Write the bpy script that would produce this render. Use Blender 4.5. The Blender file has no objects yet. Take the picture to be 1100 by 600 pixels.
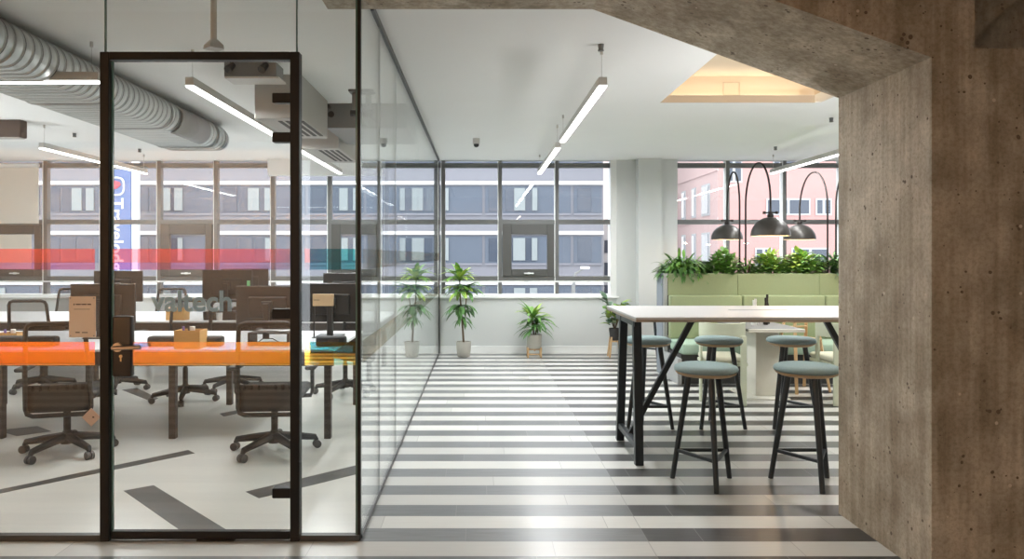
import bpy, bmesh, math, random
from mathutils import Vector, Matrix
R = random.Random(7)
SC = bpy.context.scene
COL = SC.collection
PI = math.pi
F, H = 800.0, 1.5          # focal length in px (of 1100), eye height
VX, VY = 516.0, 274.0

def W(px, py, Y):           # point at depth Y
    return Vector(((px - VX) * Y / F, Y, H - (py - VY) * Y / F))

# ------------------------------------------------------------------ materials
MATS = {}
def newmat(name):
    m = bpy.data.materials.new(name); m.use_nodes = True
    nt = m.node_tree; nt.nodes.clear()
    out = nt.nodes.new('ShaderNodeOutputMaterial')
    return m, nt, out
def N(nt, t, **kw):
    n = nt.nodes.new(t)
    for k, v in kw.items():
        if k.startswith('i_'):
            n.inputs[k[2:].replace('_', ' ')].default_value = v
        else:
            setattr(n, k, v)
    return n
def rgba(c): return (c[0], c[1], c[2], 1.0)
def lin(r, g, b):
    f = lambda v: (v/255/12.92) if v/255 <= .04045 else ((v/255+.055)/1.055)**2.4
    return (f(r), f(g), f(b))

def pbr(name, col, rough=.5, metal=0, var=.06, scale=12, bump=0, bscale=60, stretch=(1,1,1), coat=0, trans=0, spec=.5):
    m, nt, out = newmat(name)
    b = N(nt, 'ShaderNodeBsdfPrincipled')
    b.inputs['Roughness'].default_value = rough; b.inputs['Metallic'].default_value = metal
    b.inputs['Coat Weight'].default_value = coat
    b.inputs['Specular IOR Level'].default_value = spec
    tc = N(nt, 'ShaderNodeTexCoord'); mp = N(nt, 'ShaderNodeMapping'); mp.inputs['Scale'].default_value = stretch
    nt.links.new(tc.outputs['Object'], mp.inputs['Vector'])
    no = N(nt, 'ShaderNodeTexNoise'); no.inputs['Scale'].default_value = scale; no.inputs['Detail'].default_value = 4
    nt.links.new(mp.outputs[0], no.inputs['Vector'])
    mx = N(nt, 'ShaderNodeMix', data_type='RGBA')
    mx.inputs['A'].default_value = rgba([max(0, c*(1-var)) for c in col]); mx.inputs['B'].default_value = rgba([min(1, c*(1+var)) for c in col])
    nt.links.new(no.outputs['Fac'], mx.inputs['Factor'])
    nt.links.new(mx.outputs['Result'], b.inputs['Base Color'])
    if bump:
        n2 = N(nt, 'ShaderNodeTexNoise'); n2.inputs['Scale'].default_value = bscale
        nt.links.new(mp.outputs[0], n2.inputs['Vector'])
        bp = N(nt, 'ShaderNodeBump'); bp.inputs['Strength'].default_value = bump; bp.inputs['Distance'].default_value = .005
        nt.links.new(n2.outputs['Fac'], bp.inputs['Height']); nt.links.new(bp.outputs[0], b.inputs['Normal'])
    nt.links.new(b.outputs[0], out.inputs[0])
    MATS[name] = m
    return m

def emit(name, col, s):
    m, nt, out = newmat(name)
    e = N(nt, 'ShaderNodeEmission'); e.inputs[0].default_value = rgba(col); e.inputs[1].default_value = s
    nt.links.new(e.outputs[0], out.inputs[0]); MATS[name] = m
    return m

def schlick(nt, f0=.04, mult=1.0):
    g = N(nt, 'ShaderNodeNewGeometry')
    d = N(nt, 'ShaderNodeVectorMath', operation='DOT_PRODUCT')
    nt.links.new(g.outputs['Normal'], d.inputs[0]); nt.links.new(g.outputs['Incoming'], d.inputs[1])
    a = N(nt, 'ShaderNodeMath', operation='ABSOLUTE'); nt.links.new(d.outputs['Value'], a.inputs[0])
    s = N(nt, 'ShaderNodeMath', operation='SUBTRACT'); s.inputs[0].default_value = 1; nt.links.new(a.outputs[0], s.inputs[1])
    p = N(nt, 'ShaderNodeMath', operation='POWER'); nt.links.new(s.outputs[0], p.inputs[0]); p.inputs[1].default_value = 5
    m = N(nt, 'ShaderNodeMath', operation='MULTIPLY_ADD'); nt.links.new(p.outputs[0], m.inputs[0])
    m.inputs[1].default_value = (1-f0)*mult; m.inputs[2].default_value = f0*mult
    return m.outputs[0]

def glass(name, tint, f0=.04, mult=1.0):
    m, nt, out = newmat(name)
    t = N(nt, 'ShaderNodeBsdfTransparent'); t.inputs[0].default_value = rgba(tint)
    g = N(nt, 'ShaderNodeBsdfGlossy'); g.inputs['Roughness'].default_value = 0.0; g.inputs['Color'].default_value = (1,1,1,1)
    mx = N(nt, 'ShaderNodeMixShader')
    nt.links.new(schlick(nt, f0, mult), mx.inputs[0]); nt.links.new(t.outputs[0], mx.inputs[1]); nt.links.new(g.outputs[0], mx.inputs[2])
    nt.links.new(mx.outputs[0], out.inputs[0]); MATS[name] = m
    return m

def film(name, refl, rough=.04, side=False, ramp=None):
    # dichroic film: transmits a tint that drifts along the glass, reflects the warm complement
    m, nt, out = newmat(name)
    tc = N(nt, 'ShaderNodeTexCoord'); sp = N(nt, 'ShaderNodeSeparateXYZ')
    nt.links.new(tc.outputs['Object'], sp.inputs[0])
    mr = N(nt, 'ShaderNodeMapRange'); mr.inputs['From Min'].default_value = -2.6; mr.inputs['From Max'].default_value = -.65
    nt.links.new(sp.outputs['X'], mr.inputs['Value'])
    cr = N(nt, 'ShaderNodeValToRGB')
    e = cr.color_ramp.elements
    if side:
        e[0].color = (.80,.86,.86,1); e[1].color = (.80,.86,.86,1)
    else:
        ramp = ramp or ((.50,.36,.55),(.34,.44,.72),(.26,.62,.80),(.14,.60,.68))
        e[0].color = rgba(ramp[0]); e[1].color = rgba(ramp[3])
        x = e.new(.35); x.color = rgba(ramp[1])
        x = e.new(.72); x.color = rgba(ramp[2])
    nt.links.new(mr.outputs[0], cr.inputs[0])
    t = N(nt, 'ShaderNodeBsdfTransparent'); nt.links.new(cr.outputs[0], t.inputs[0])
    g = N(nt, 'ShaderNodeBsdfGlossy'); g.inputs['Roughness'].default_value = rough; g.inputs['Color'].default_value = rgba(refl)
    a = N(nt, 'ShaderNodeAddShader'); nt.links.new(t.outputs[0], a.inputs[0]); nt.links.new(g.outputs[0], a.inputs[1])
    nt.links.new(a.outputs[0], out.inputs[0]); MATS[name] = m
    return m

def mesh_fabric(name, col, alpha):
    m, nt, out = newmat(name)
    t = N(nt, 'ShaderNodeBsdfTransparent')
    d = N(nt, 'ShaderNodeBsdfDiffuse'); d.inputs[0].default_value = rgba(col)
    mx = N(nt, 'ShaderNodeMixShader'); mx.inputs[0].default_value = alpha
    nt.links.new(t.outputs[0], mx.inputs[1]); nt.links.new(d.outputs[0], mx.inputs[2]); nt.links.new(mx.outputs[0], out.inputs[0])
    MATS[name] = m

def plank_floor():
    """dark / light bands of planks running left to right"""
    m, nt, out = newmat('striped_planks')
    L = nt.links.new
    tc = N(nt, 'ShaderNodeTexCoord'); sp = N(nt, 'ShaderNodeSeparateXYZ'); L(tc.outputs['Object'], sp.inputs[0])
    def M(op, a, b=None, c=None):
        n = N(nt, 'ShaderNodeMath', operation=op)
        for i, v in enumerate((a, b, c)):
            if v is None: continue
            if isinstance(v, (int, float)): n.inputs[i].default_value = v
            else: L(v, n.inputs[i])
        return n.outputs[0]
    P = .1905
    yy = M('DIVIDE', M('SUBTRACT', sp.outputs['Y'], 3.905 - 40*P), P)
    row = M('FLOOR', yy)
    fy = M('FRACT', yy)
    par = M('MODULO', row, 2)                       # 0 -> dark
    rnd = N(nt, 'ShaderNodeTexWhiteNoise', noise_dimensions='1D'); L(row, rnd.inputs['W'])
    xx = M('ADD', M('DIVIDE', sp.outputs['X'], 1.25), M('MULTIPLY', rnd.outputs['Value'], 7.3))
    pl = M('FLOOR', xx); fx = M('FRACT', xx)
    cb = N(nt, 'ShaderNodeCombineXYZ'); L(pl, cb.inputs[0]); L(row, cb.inputs[1])
    r2 = N(nt, 'ShaderNodeTexWhiteNoise', noise_dimensions='2D'); L(cb.outputs[0], r2.inputs['Vector'])
    mp = N(nt, 'ShaderNodeMapping'); mp.inputs['Scale'].default_value = (1.6, 26, 1)
    ad = N(nt, 'ShaderNodeVectorMath', operation='ADD'); L(tc.outputs['Object'], ad.inputs[0])
    sc_ = N(nt, 'ShaderNodeVectorMath', operation='SCALE'); L(cb.outputs[0], sc_.inputs[0]); sc_.inputs['Scale'].default_value = 3.7
    L(sc_.outputs[0], ad.inputs[1]); L(ad.outputs[0], mp.inputs['Vector'])
    no = N(nt, 'ShaderNodeTexNoise'); no.inputs['Scale'].default_value = 2.4; no.inputs['Detail'].default_value = 6; no.inputs['Roughness'].default_value = .65
    L(mp.outputs[0], no.inputs['Vector'])
    dk = N(nt, 'ShaderNodeValToRGB'); e = dk.color_ramp.elements
    e[0].position = .3; e[0].color = (.022,.021,.021,1); e[1].position = .75; e[1].color = (.075,.073,.072,1)
    lt = N(nt, 'ShaderNodeValToRGB'); e = lt.color_ramp.elements
    e[0].position = .3; e[0].color = (.575,.565,.53,1); e[1].position = .75; e[1].color = (.645,.635,.60,1)
    L(no.outputs['Fac'], dk.inputs[0]); L(no.outputs['Fac'], lt.inputs[0])
    gk = N(nt, 'ShaderNodeValToRGB'); e = gk.color_ramp.elements
    e[0].position = .3; e[0].color = (.105,.108,.108,1); e[1].position = .75; e[1].color = (.20,.205,.205,1)
    L(no.outputs['Fac'], gk.inputs[0])
    gd = N(nt, 'ShaderNodeMix', data_type='RGBA'); L(M('GREATER_THAN', sp.outputs['X'], .88), gd.inputs['Factor']); L(gk.outputs[0], gd.inputs['A']); L(dk.outputs[0], gd.inputs['B'])
    mx = N(nt, 'ShaderNodeMix', data_type='RGBA'); L(par, mx.inputs['Factor']); L(gd.outputs['Result'], mx.inputs['A']); L(lt.outputs[0], mx.inputs['B'])
    # plank to plank brightness
    br = M('MULTIPLY_ADD', r2.outputs['Value'], .30, .85)
    sc2 = N(nt, 'ShaderNodeVectorMath', operation='SCALE'); L(mx.outputs['Result'], sc2.inputs[0]); L(br, sc2.inputs['Scale'])
    # seams
    s1 = M('MAXIMUM', M('LESS_THAN', fx, .0035), M('LESS_THAN', M('ABSOLUTE', M('SUBTRACT', sp.outputs['X'], .88)), .0025)); s2 = M('LESS_THAN', fy, .012)
    sm = M('MAXIMUM', s1, s2)
    mx2 = N(nt, 'ShaderNodeMix', data_type='RGBA'); L(M('MULTIPLY', sm, .6), mx2.inputs['Factor']); L(sc2.outputs[0], mx2.inputs['A'])
    mx2.inputs['B'].default_value = (.25,.24,.23,1)
    b = N(nt, 'ShaderNodeBsdfPrincipled'); L(mx2.outputs['Result'], b.inputs['Base Color'])
    L(M('MULTIPLY_ADD', no.outputs['Fac'], .16, .24), b.inputs['Roughness'])
    b.inputs['Specular IOR Level'].default_value = .65
    bp = N(nt, 'ShaderNodeBump'); bp.inputs['Strength'].default_value = .08; bp.inputs['Distance'].default_value = .002
    L(no.outputs['Fac'], bp.inputs['Height']); L(bp.outputs[0], b.inputs['Normal'])
    L(b.outputs[0], out.inputs[0]); MATS['striped_planks'] = m

def concrete():
    m, nt, out = newmat('concrete')
    L = nt.links.new
    tc = N(nt, 'ShaderNodeTexCoord')
    n1 = N(nt, 'ShaderNodeTexNoise'); n1.inputs['Scale'].default_value = 1.7; n1.inputs['Detail'].default_value = 7; n1.inputs['Roughness'].default_value = .62
    L(tc.outputs['Object'], n1.inputs['Vector'])
    mp = N(nt, 'ShaderNodeMapping'); mp.inputs['Scale'].default_value = (22, 22, .8); L(tc.outputs['Object'], mp.inputs['Vector'])
    n2 = N(nt, 'ShaderNodeTexNoise'); n2.inputs['Scale'].default_value = 1; n2.inputs['Detail'].default_value = 4; L(mp.outputs[0], n2.inputs['Vector'])
    mp3 = N(nt, 'ShaderNodeMapping'); mp3.inputs['Scale'].default_value = (6, 3, 3); L(tc.outputs['Object'], mp3.inputs['Vector'])
    n3 = N(nt, 'ShaderNodeTexNoise'); n3.inputs['Scale'].default_value = 1; n3.inputs['Detail'].default_value = 8; n3.inputs['Distortion'].default_value = .25; L(mp3.outputs[0], n3.inputs['Vector'])
    r1 = N(nt, 'ShaderNodeValToRGB'); e = r1.color_ramp.elements
    e[0].position = .36; e[0].color = (.30,.25,.19,1); e[1].position = .64; e[1].color = (.56,.50,.41,1)
    L(n1.outputs['Fac'], r1.inputs[0])
    r2 = N(nt, 'ShaderNodeValToRGB'); e = r2.color_ramp.elements
    e[0].position = .38; e[0].color = (.76,.73,.69,1); e[1].position = .60; e[1].color = (1.08,1.08,1.08,1)
    L(n2.outputs['Fac'], r2.inputs[0])
    mu = N(nt, 'ShaderNodeMix', data_type='RGBA', blend_type='MULTIPLY'); mu.inputs['Factor'].default_value = .75
    L(r1.outputs[0], mu.inputs['A']); L(r2.outputs[0], mu.inputs['B'])
    r3 = N(nt, 'ShaderNodeValToRGB'); e = r3.color_ramp.elements
    e[0].position = .38; e[0].color = (.76,.73,.68,1); e[1].position = .62; e[1].color = (1.1,1.1,1.1,1)
    L(n3.outputs['Fac'], r3.inputs[0])
    mu2 = N(nt, 'ShaderNodeMix', data_type='RGBA', blend_type='MULTIPLY'); mu2.inputs['Factor'].default_value = .9
    L(mu.outputs['Result'], mu2.inputs['A']); L(r3.outputs[0], mu2.inputs['B'])
    n6 = N(nt, 'ShaderNodeTexNoise'); n6.inputs['Scale'].default_value = 48; n6.inputs['Detail'].default_value = 5; n6.inputs['Roughness'].default_value = .7
    L(tc.outputs['Object'], n6.inputs['Vector'])
    r6 = N(nt, 'ShaderNodeValToRGB'); e = r6.color_ramp.elements
    e[0].position = .36; e[0].color = (.74,.72,.68,1); e[1].position = .56; e[1].color = (1.05,1.05,1.05,1)
    L(n6.outputs['Fac'], r6.inputs[0])
    mu6 = N(nt, 'ShaderNodeMix', data_type='RGBA', blend_type='MULTIPLY'); mu6.inputs['Factor'].default_value = .85
    L(mu2.outputs['Result'], mu6.inputs['A']); L(r6.outputs[0], mu6.inputs['B']); mu2 = mu6
    # pin holes and pale chips
    vo = N(nt, 'ShaderNodeTexVoronoi'); vo.inputs['Scale'].default_value = 30; vo.inputs['Randomness'].default_value = 1
    L(tc.outputs['Object'], vo.inputs['Vector'])
    n5 = N(nt, 'ShaderNodeTexNoise'); n5.inputs['Scale'].default_value = 11; L(tc.outputs['Object'], n5.inputs['Vector'])
    ps = N(nt, 'ShaderNodeMath', operation='MULTIPLY_ADD'); L(n5.outputs['Fac'], ps.inputs[0]); ps.inputs[1].default_value = 1.6; ps.inputs[2].default_value = -.80
    lt = N(nt, 'ShaderNodeMath', operation='LESS_THAN'); L(vo.outputs['Distance'], lt.inputs[0]); L(ps.outputs[0], lt.inputs[1])
    mx = N(nt, 'ShaderNodeMix', data_type='RGBA'); L(lt.outputs[0], mx.inputs['Factor']); L(mu2.outputs['Result'], mx.inputs['A']); mx.inputs['B'].default_value = (.13,.095,.068,1)
    v2 = N(nt, 'ShaderNodeTexVoronoi'); v2.inputs['Scale'].default_value = 6.3; L(tc.outputs['Object'], v2.inputs['Vector'])
    l2 = N(nt, 'ShaderNodeMath', operation='LESS_THAN'); L(v2.outputs['Distance'], l2.inputs[0]); l2.inputs[1].default_value = .055
    mxb = N(nt, 'ShaderNodeMix', data_type='RGBA'); L(l2.outputs[0], mxb.inputs['Factor']); L(mx.outputs['Result'], mxb.inputs['A']); mxb.inputs['B'].default_value = (.58,.50,.40,1)
    b = N(nt, 'ShaderNodeBsdfPrincipled'); L(mxb.outputs['Result'], b.inputs['Base Color']); b.inputs['Roughness'].default_value = .75
    hs = N(nt, 'ShaderNodeMath', operation='SUBTRACT'); L(n3.outputs['Fac'], hs.inputs[0]); L(lt.outputs[0], hs.inputs[1])
    bp = N(nt, 'ShaderNodeBump'); bp.inputs['Strength'].default_value = .35; bp.inputs['Distance'].default_value = .012
    L(hs.outputs[0], bp.inputs['Height']); L(bp.outputs[0], b.inputs['Normal'])
    L(b.outputs[0], out.inputs[0]); MATS['concrete'] = m

plank_floor(); concrete()
pbr('office_floor', (0.72,0.7,0.65), .28, var=.05, scale=3, stretch=(1,9,1))
pbr('dark_plank', (.085,.08,.075), .34, var=.35, scale=6, stretch=(2,14,1))
pbr('ceiling_white', (0.88,0.88,0.87), .9, var=.015, scale=2)
pbr('ceiling_timber', (.42,.31,.22), .7, var=.15, scale=3, stretch=(1,8,1))
pbr('wall_white', (0.62,0.64,0.635), .8, var=.015, scale=2)
pbr('wall_timber', (0.8,0.5,0.3), .6, var=.10, scale=4, stretch=(6,6,.5))
pbr('wall_dim', (0.055,0.047,0.04), .8, var=.08, scale=3)
pbr('cove_cream', (0.7,0.58,0.43), .8, var=.03, scale=3)
pbr('cove_lip', (0.58,0.47,0.35), .75, var=.06, scale=3)
pbr('frame_grey', (0.13,0.134,0.13), .45, var=.05)
pbr('frame_dark', (0.07,0.07,0.066), .45, var=.05)
pbr('liner_white', (.80,.81,.80), .5, var=.02)
pbr('black_metal', (.014,.013,.012), .42, var=.1, spec=.22)
pbr('track_metal', (.055,.055,.052), .4, var=.1)
pbr('blue_black', (.020,.026,.030), .38, var=.12)
pbr('steel', (0.45,0.46,0.46), .35, metal=.9, var=.12, scale=7, stretch=(1,5,1))
pbr('steel_plate', (.30,.30,.295), .5, metal=.5, var=.12, scale=9)
pbr('unit_beige', (.40,.385,.36), .55, var=.03)
pbr('unit_grey', (.17,.172,.17), .5, var=.06)
pbr('slot_black', (.015,.015,.015), .6)
pbr('unit_brown', (.060,.040,.030), .6)
pbr('light_body', (.55,.53,.50), .4, var=.03)
pbr('table_white', (0.47,0.465,0.46), .36, var=.02)
pbr('table_edge', (.36,.29,.235), .45, var=.1)
pbr('desk_white', (.80,.80,.79), .35, var=.02)
pbr('desk_apron', (.055,.045,.040), .5, var=.1)
pbr('fabric_blue', (.235,.315,.315), .85, var=.10, scale=70, bump=.2, bscale=400)
pbr('fabric_green', (0.265,0.31,0.175), .9, var=.05, scale=60, bump=.15, bscale=300)
pbr('fabric_mint', (0.3,0.41,0.32), .9, var=.05, scale=60, bump=.15, bscale=300)
pbr('ply', (.50,.36,.22), .55, var=.15, scale=8, stretch=(1,1,12))
pbr('oak', (.56,.37,.19), .5, var=.2, scale=6, stretch=(10,10,1))
pbr('birch_box', (0.64,0.36,0.13), .55, var=.10, scale=6, stretch=(2,2,9))
pbr('bench_grey', (0.36,0.37,0.365), .6, var=.03)
pbr('table_grey', (.19,.19,.185), .7, var=.03, spec=.2)
pbr('bench_blue', (.22,.25,.28), .6, var=.05)
pbr('bench_plinth', (.035,.035,.033), .5)
pbr('chair_cream', (0.5,0.53,0.4), .55, var=.03)
pbr('chair_pad', (0.56,0.55,0.43), .85, var=.05, scale=50)
pbr('pedestal_white', (0.62,0.6,0.52), .5, var=.03)
pbr('lamp_shade', (.045,.040,.036), .42, metal=.4, var=.15)
pbr('shade_inside', (.75,.66,.50), .6)
pbr('lamp_stem', (.030,.026,.024), .6, spec=.2)
pbr('leaf_deep', (0.085,0.2,0.05), .5, var=.5, scale=14)
pbr('leaf_mid', (0.17,0.35,0.07), .5, var=.45, scale=14)
pbr('leaf_lime', (0.4,0.55,0.1), .5, var=.45, scale=14)
pbr('leaf_dusk', (0.1,0.18,0.1), .5, var=.4, scale=14)
pbr('bark', (.13,.09,.055), .85, var=.3, scale=30)
pbr('soil', (.05,.035,.025), .95, var=.4, scale=40)
pbr('pot_stone', (.43,.41,.36), .8, var=.08)
pbr('pot_black', (.035,.033,.032), .6)
pbr('chair_black', (.022,.021,.020), .55, var=.15)
pbr('caster_grey', (.06,.06,.06), .45)
def spiral():
    m, nt, out = newmat('steel_spiral'); L = nt.links.new
    tc = N(nt, 'ShaderNodeTexCoord'); sp = N(nt, 'ShaderNodeSeparateXYZ'); L(tc.outputs['Object'], sp.inputs[0])
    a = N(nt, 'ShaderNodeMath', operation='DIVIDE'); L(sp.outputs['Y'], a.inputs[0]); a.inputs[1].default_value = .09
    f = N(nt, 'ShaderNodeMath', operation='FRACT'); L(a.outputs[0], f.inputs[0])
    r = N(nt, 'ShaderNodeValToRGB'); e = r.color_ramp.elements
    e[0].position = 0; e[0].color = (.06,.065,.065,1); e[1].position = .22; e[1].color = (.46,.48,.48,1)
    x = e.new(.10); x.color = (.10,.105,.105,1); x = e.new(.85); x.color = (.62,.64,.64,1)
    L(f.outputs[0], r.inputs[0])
    b = N(nt, 'ShaderNodeBsdfPrincipled'); L(r.outputs[0], b.inputs['Base Color']); b.inputs['Metallic'].default_value = .75; b.inputs['Roughness'].default_value = .36
    no = N(nt, 'ShaderNodeTexNoise'); no.inputs['Scale'].default_value = 9; L(tc.outputs['Object'], no.inputs['Vector'])
    bp = N(nt, 'ShaderNodeBump'); bp.inputs['Strength'].default_value = .25; bp.inputs['Distance'].default_value = .02; L(no.outputs['Fac'], bp.inputs['Height']); L(bp.outputs[0], b.inputs['Normal'])
    L(b.outputs[0], out.inputs[0]); MATS['steel_spiral'] = m
spiral()
mesh_fabric('chair_mesh', (.022,.02,.019), .48)
pbr('monitor_black', (.022,.021,.020), .42, var=.1)
pbr('caddy_black', (.028,.027,.026), .65, var=.12)
pbr('tag_green', (.15,.40,.18), .5)
pbr('card', (0.92,0.8,0.68), .7, var=.04)
pbr('card_ink', (.10,.07,.05), .7)
pbr('box_card', (.50,.35,.20), .7, var=.06)
pbr('sticker', (0.68,0.56,0.5), .6)
pbr('decal_blue', (0.34,0.52,0.66), .6, var=.03)
pbr('lock_plate', (.035,.028,.022), .4)
pbr('lever_metal', (.58,.48,.38), .28, metal=.85)
pbr('brass', (.75,.60,.35), .3, metal=.9)
pbr('paper', (.80,.80,.78), .7)
pbr('purple', (.22,.16,.42), .6)
pbr('blind', (.66,.63,.57), .85, var=.02)
pbr('bottle_dark', (.02,.016,.012), .25)
pbr('ceramic', (.75,.74,.70), .3)
pbr('wire', (.03,.03,.03), .5)
# outside
pbr('facade_grey', (0.158,0.16,0.182), .8, var=.06, scale=.6)
pbr('facade_dark', (0.075,0.092,0.12), .8, var=.12, scale=.5)
pbr('ledge_white', (0.46,0.46,0.46), .7)
pbr('facade_glass', (0.04,0.052,0.075), .15, var=.25, scale=.7)
pbr('curtain', (0.2,0.225,0.23), .8, var=.15, scale=8, stretch=(9,1,.3))
pbr('pink_render', (0.38,0.215,0.2), .8, var=.05, scale=.5)
pbr('pink_pale', (0.46,0.335,0.32), .8, var=.05, scale=.5)
pbr('ext_frame', (0.36,0.37,0.38), .6)
pbr('sign_blue', (0.055,0.105,0.24), .5)
pbr('sign_white', (0.55,0.56,0.57), .5)
pbr('sign_red', (0.5,0.045,0.07), .5)
pbr('asphalt', (0.35,0.35,0.35), .9)
glass('glass_front', (.975,.985,.98), .029)
glass('glass_side', (.955,.98,.972), .06)
glass('glass_window', (.97,.98,.985), .022)
pbr('glass_edge', (.10,.17,.14), .2)
pbr('joint', (.34,.38,.365), .3)
film('film_front', (.78,.36,.05), .012)
film('film_red', (.17,.055,.04), .012, False, ((.80,.56,.58),(.80,.56,.60),(.74,.58,.70),(.36,.78,.78)))
film('film_lilac', (.10,.05,.035), .012, False, ((.78,.60,.80),(.78,.62,.82),(.72,.66,.84),(.42,.80,.80)))
film('film_side', (.10,.035,.01), side=True)
emit('led_white', (1,.985,.95), 5.5)
emit('led_warm', (1,.86,.66), 1.5)
emit('bulb_warm', (1,.70,.36), 3.0)

# ------------------------------------------------------------------ mesh builder
class MB:
    def __init__(s): s.bm = bmesh.new()
    def box(s, x0, x1, y0, y1, z0, z1, bev=0, seg=2, mtx=None):
        t = bmesh.new()
        bmesh.ops.create_cube(t, size=1)
        for v in t.verts:
            v.co = Vector(((x0+x1)/2 + v.co.x*(x1-x0), (y0+y1)/2 + v.co.y*(y1-y0), (z0+z1)/2 + v.co.z*(z1-z0)))
        if bev: bmesh.ops.bevel(t, geom=list(t.edges), offset=bev, segments=seg, affect='EDGES', profile=.5)
        return s._add(t, mtx)
    def _add(s, t, mtx=None):
        if mtx is not None: bmesh.ops.transform(t, matrix=mtx, verts=list(t.verts))
        me = bpy.data.meshes.new('tmp'); t.to_mesh(me); t.free(); s.bm.from_mesh(me); bpy.data.meshes.remove(me)
        return s
    def bar(s, p0, p1, w, d, bev=0):            # rectangular bar from p0 to p1
        p0, p1 = Vector(p0), Vector(p1); v = p1 - p0
        q = v.to_track_quat('Z', 'Y').to_matrix().to_4x4()
        return s.box(-w/2, w/2, -d/2, d/2, 0, v.length, bev, 1, Matrix.Translation(p0) @ q)
    def cyl(s, p0, p1, r0, r1=None, n=16, caps=True):
        r1 = r0 if r1 is None else r1
        p0, p1 = Vector(p0), Vector(p1); v = p1 - p0
        q = v.to_track_quat('Z', 'Y').to_matrix().to_4x4()
        t = bmesh.new()
        bmesh.ops.create_cone(t, cap_ends=caps, segments=n, radius1=r0, radius2=r1, depth=v.length)
        return s._add(t, Matrix.Translation((p0+p1)/2) @ q)
    def tube(s, pts, r, n=8, closed=False):
        pts = [Vector(p) for p in pts]; rings = []
        rs = r if isinstance(r, (list, tuple)) else [r]*len(pts)
        up = None
        for i, p in enumerate(pts):
            a = pts[i-1] if (i or closed) else p; b = pts[(i+1) % len(pts)] if (i < len(pts)-1 or closed) else p
            d = (b - a).normalized()
            if up is None:
                up = Vector((0,0,1)) if abs(d.z) < .9 else Vector((1,0,0))
            u = d.cross(up)
            if u.length < 1e-4: u = d.cross(Vector((0,1,0)))
            u.normalize(); w = u.cross(d).normalized(); up = w
            rings.append([s.bm.verts.new(p + (u*math.cos(k*2*PI/n) + w*math.sin(k*2*PI/n))*rs[i]) for k in range(n)])
        m = len(rings)
        for i in range(m if closed else m-1):
            A, B = rings[i], rings[(i+1) % m]
            for k in range(n): s.bm.faces.new((A[k], A[(k+1) % n], B[(k+1) % n], B[k]))
        if not closed:
            s.bm.faces.new(rings[0][::-1]); s.bm.faces.new(rings[-1])
        return s
    def lathe(s, prof, n=32, c=(0,0,0), sx=1, sy=1):
        rings = []
        for r, z in prof:
            if r < 1e-5: rings.append([s.bm.verts.new((c[0], c[1], c[2]+z))])
            else: rings.append([s.bm.verts.new((c[0]+r*sx*math.cos(k*2*PI/n), c[1]+r*sy*math.sin(k*2*PI/n), c[2]+z)) for k in range(n)])
        for A, B in zip(rings, rings[1:]):
            for k in range(n):
                a0, a1 = A[k % len(A)], A[(k+1) % len(A)]; b0, b1 = B[k % len(B)], B[(k+1) % len(B)]
                f = []
                for v in (a0, a1, b1, b0):
                    if v not in f: f.append(v)
                if len(f) > 2: s.bm.faces.new(f)
        return s
    def prism(s, poly, axis, lo, hi):           # extrude a 2-D polygon along an axis; poly in the two other axes' order
        def P(a, b, t):
            return {'x': (t, a, b), 'y': (a, t, b), 'z': (a, b, t)}[axis]
        A = [s.bm.verts.new(P(a, b, lo)) for a, b in poly]; B = [s.bm.verts.new(P(a, b, hi)) for a, b in poly]
        s.bm.faces.new(A[::-1]); s.bm.faces.new(B)
        for i in range(len(poly)):
            j = (i+1) % len(poly); s.bm.faces.new((A[i], A[j], B[j], B[i]))
        return s
    def leaf(s, base, d, length, width, droop, seg=5, fold=.18):
        d = Vector(d).normalized(); side = d.cross(Vector((0,0,1)))
        if side.length < 1e-3: side = Vector((1,0,0))
        side.normalize(); p = Vector(base); prev = None
        for i in range(seg+1):
            t = i/seg
            w = width*.5*max(.06, math.sin(PI*min(1, .08+t*.92))**.75)
            nrm = side.cross(d).normalized()
            row = [s.bm.verts.new(p + side*w + nrm*w*fold), s.bm.verts.new(p), s.bm.verts.new(p - side*w + nrm*w*fold)]
            if prev:
                s.bm.faces.new((prev[0], prev[1], row[1], row[0])); s.bm.faces.new((prev[1], prev[2], row[2], row[1]))
            prev = row
            p = p + d*(length/seg)
            d = (d + Vector((0,0,-1))*droop/seg).normalized()
        return s
    def build(s, name, mat, parent=None, smooth=False, loc=None):
        bmesh.ops.recalc_face_normals(s.bm, faces=list(s.bm.faces))
        me = bpy.data.meshes.new(name); s.bm.to_mesh(me); s.bm.free()
        me.materials.append(MATS[mat])
        if smooth:
            me.shade_smooth(); me.set_sharp_from_angle(angle=math.radians(smooth if smooth is not True else 40))
        o = bpy.data.objects.new(name, me); COL.objects.link(o)
        if parent is not None: o.parent = parent
        if loc is not None: o.location = loc
        return o

def tag(o, label=None, cat=None, group=None, kind=None):
    if label: o['label'] = label
    if cat: o['category'] = cat
    if group: o['group'] = group
    if kind: o['kind'] = kind
    return o
def empty(name, loc=(0,0,0), rz=0, label=None, cat=None, group=None, kind=None):
    o = bpy.data.objects.new(name, None); COL.objects.link(o); o.location = loc; o.rotation_euler.z = rz
    o.empty_display_size = .1
    return tag(o, label, cat, group, kind)
KIDS = {}
def copy_tree(o, parent=None):
    c = o.copy(); COL.objects.link(c)
    if parent is not None: c.parent = parent
    for ch in list(o.children): copy_tree(ch, c)
    return c
def place(proto, used, loc, rz, label, group=None):
    o = copy_tree(proto) if used[0] else proto
    used[0] = True
    o.location = loc; o.rotation_euler.z = rz; o['label'] = label
    if group: o['group'] = group
    return o
def struct(o, label=None, cat=None):
    return tag(o, label, cat, None, 'structure')

ZC = 2.957                 # ceiling
YB = 11.43                 # window wall
YF = 3.93                  # glass front
XG = -.635                 # glass side

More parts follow.
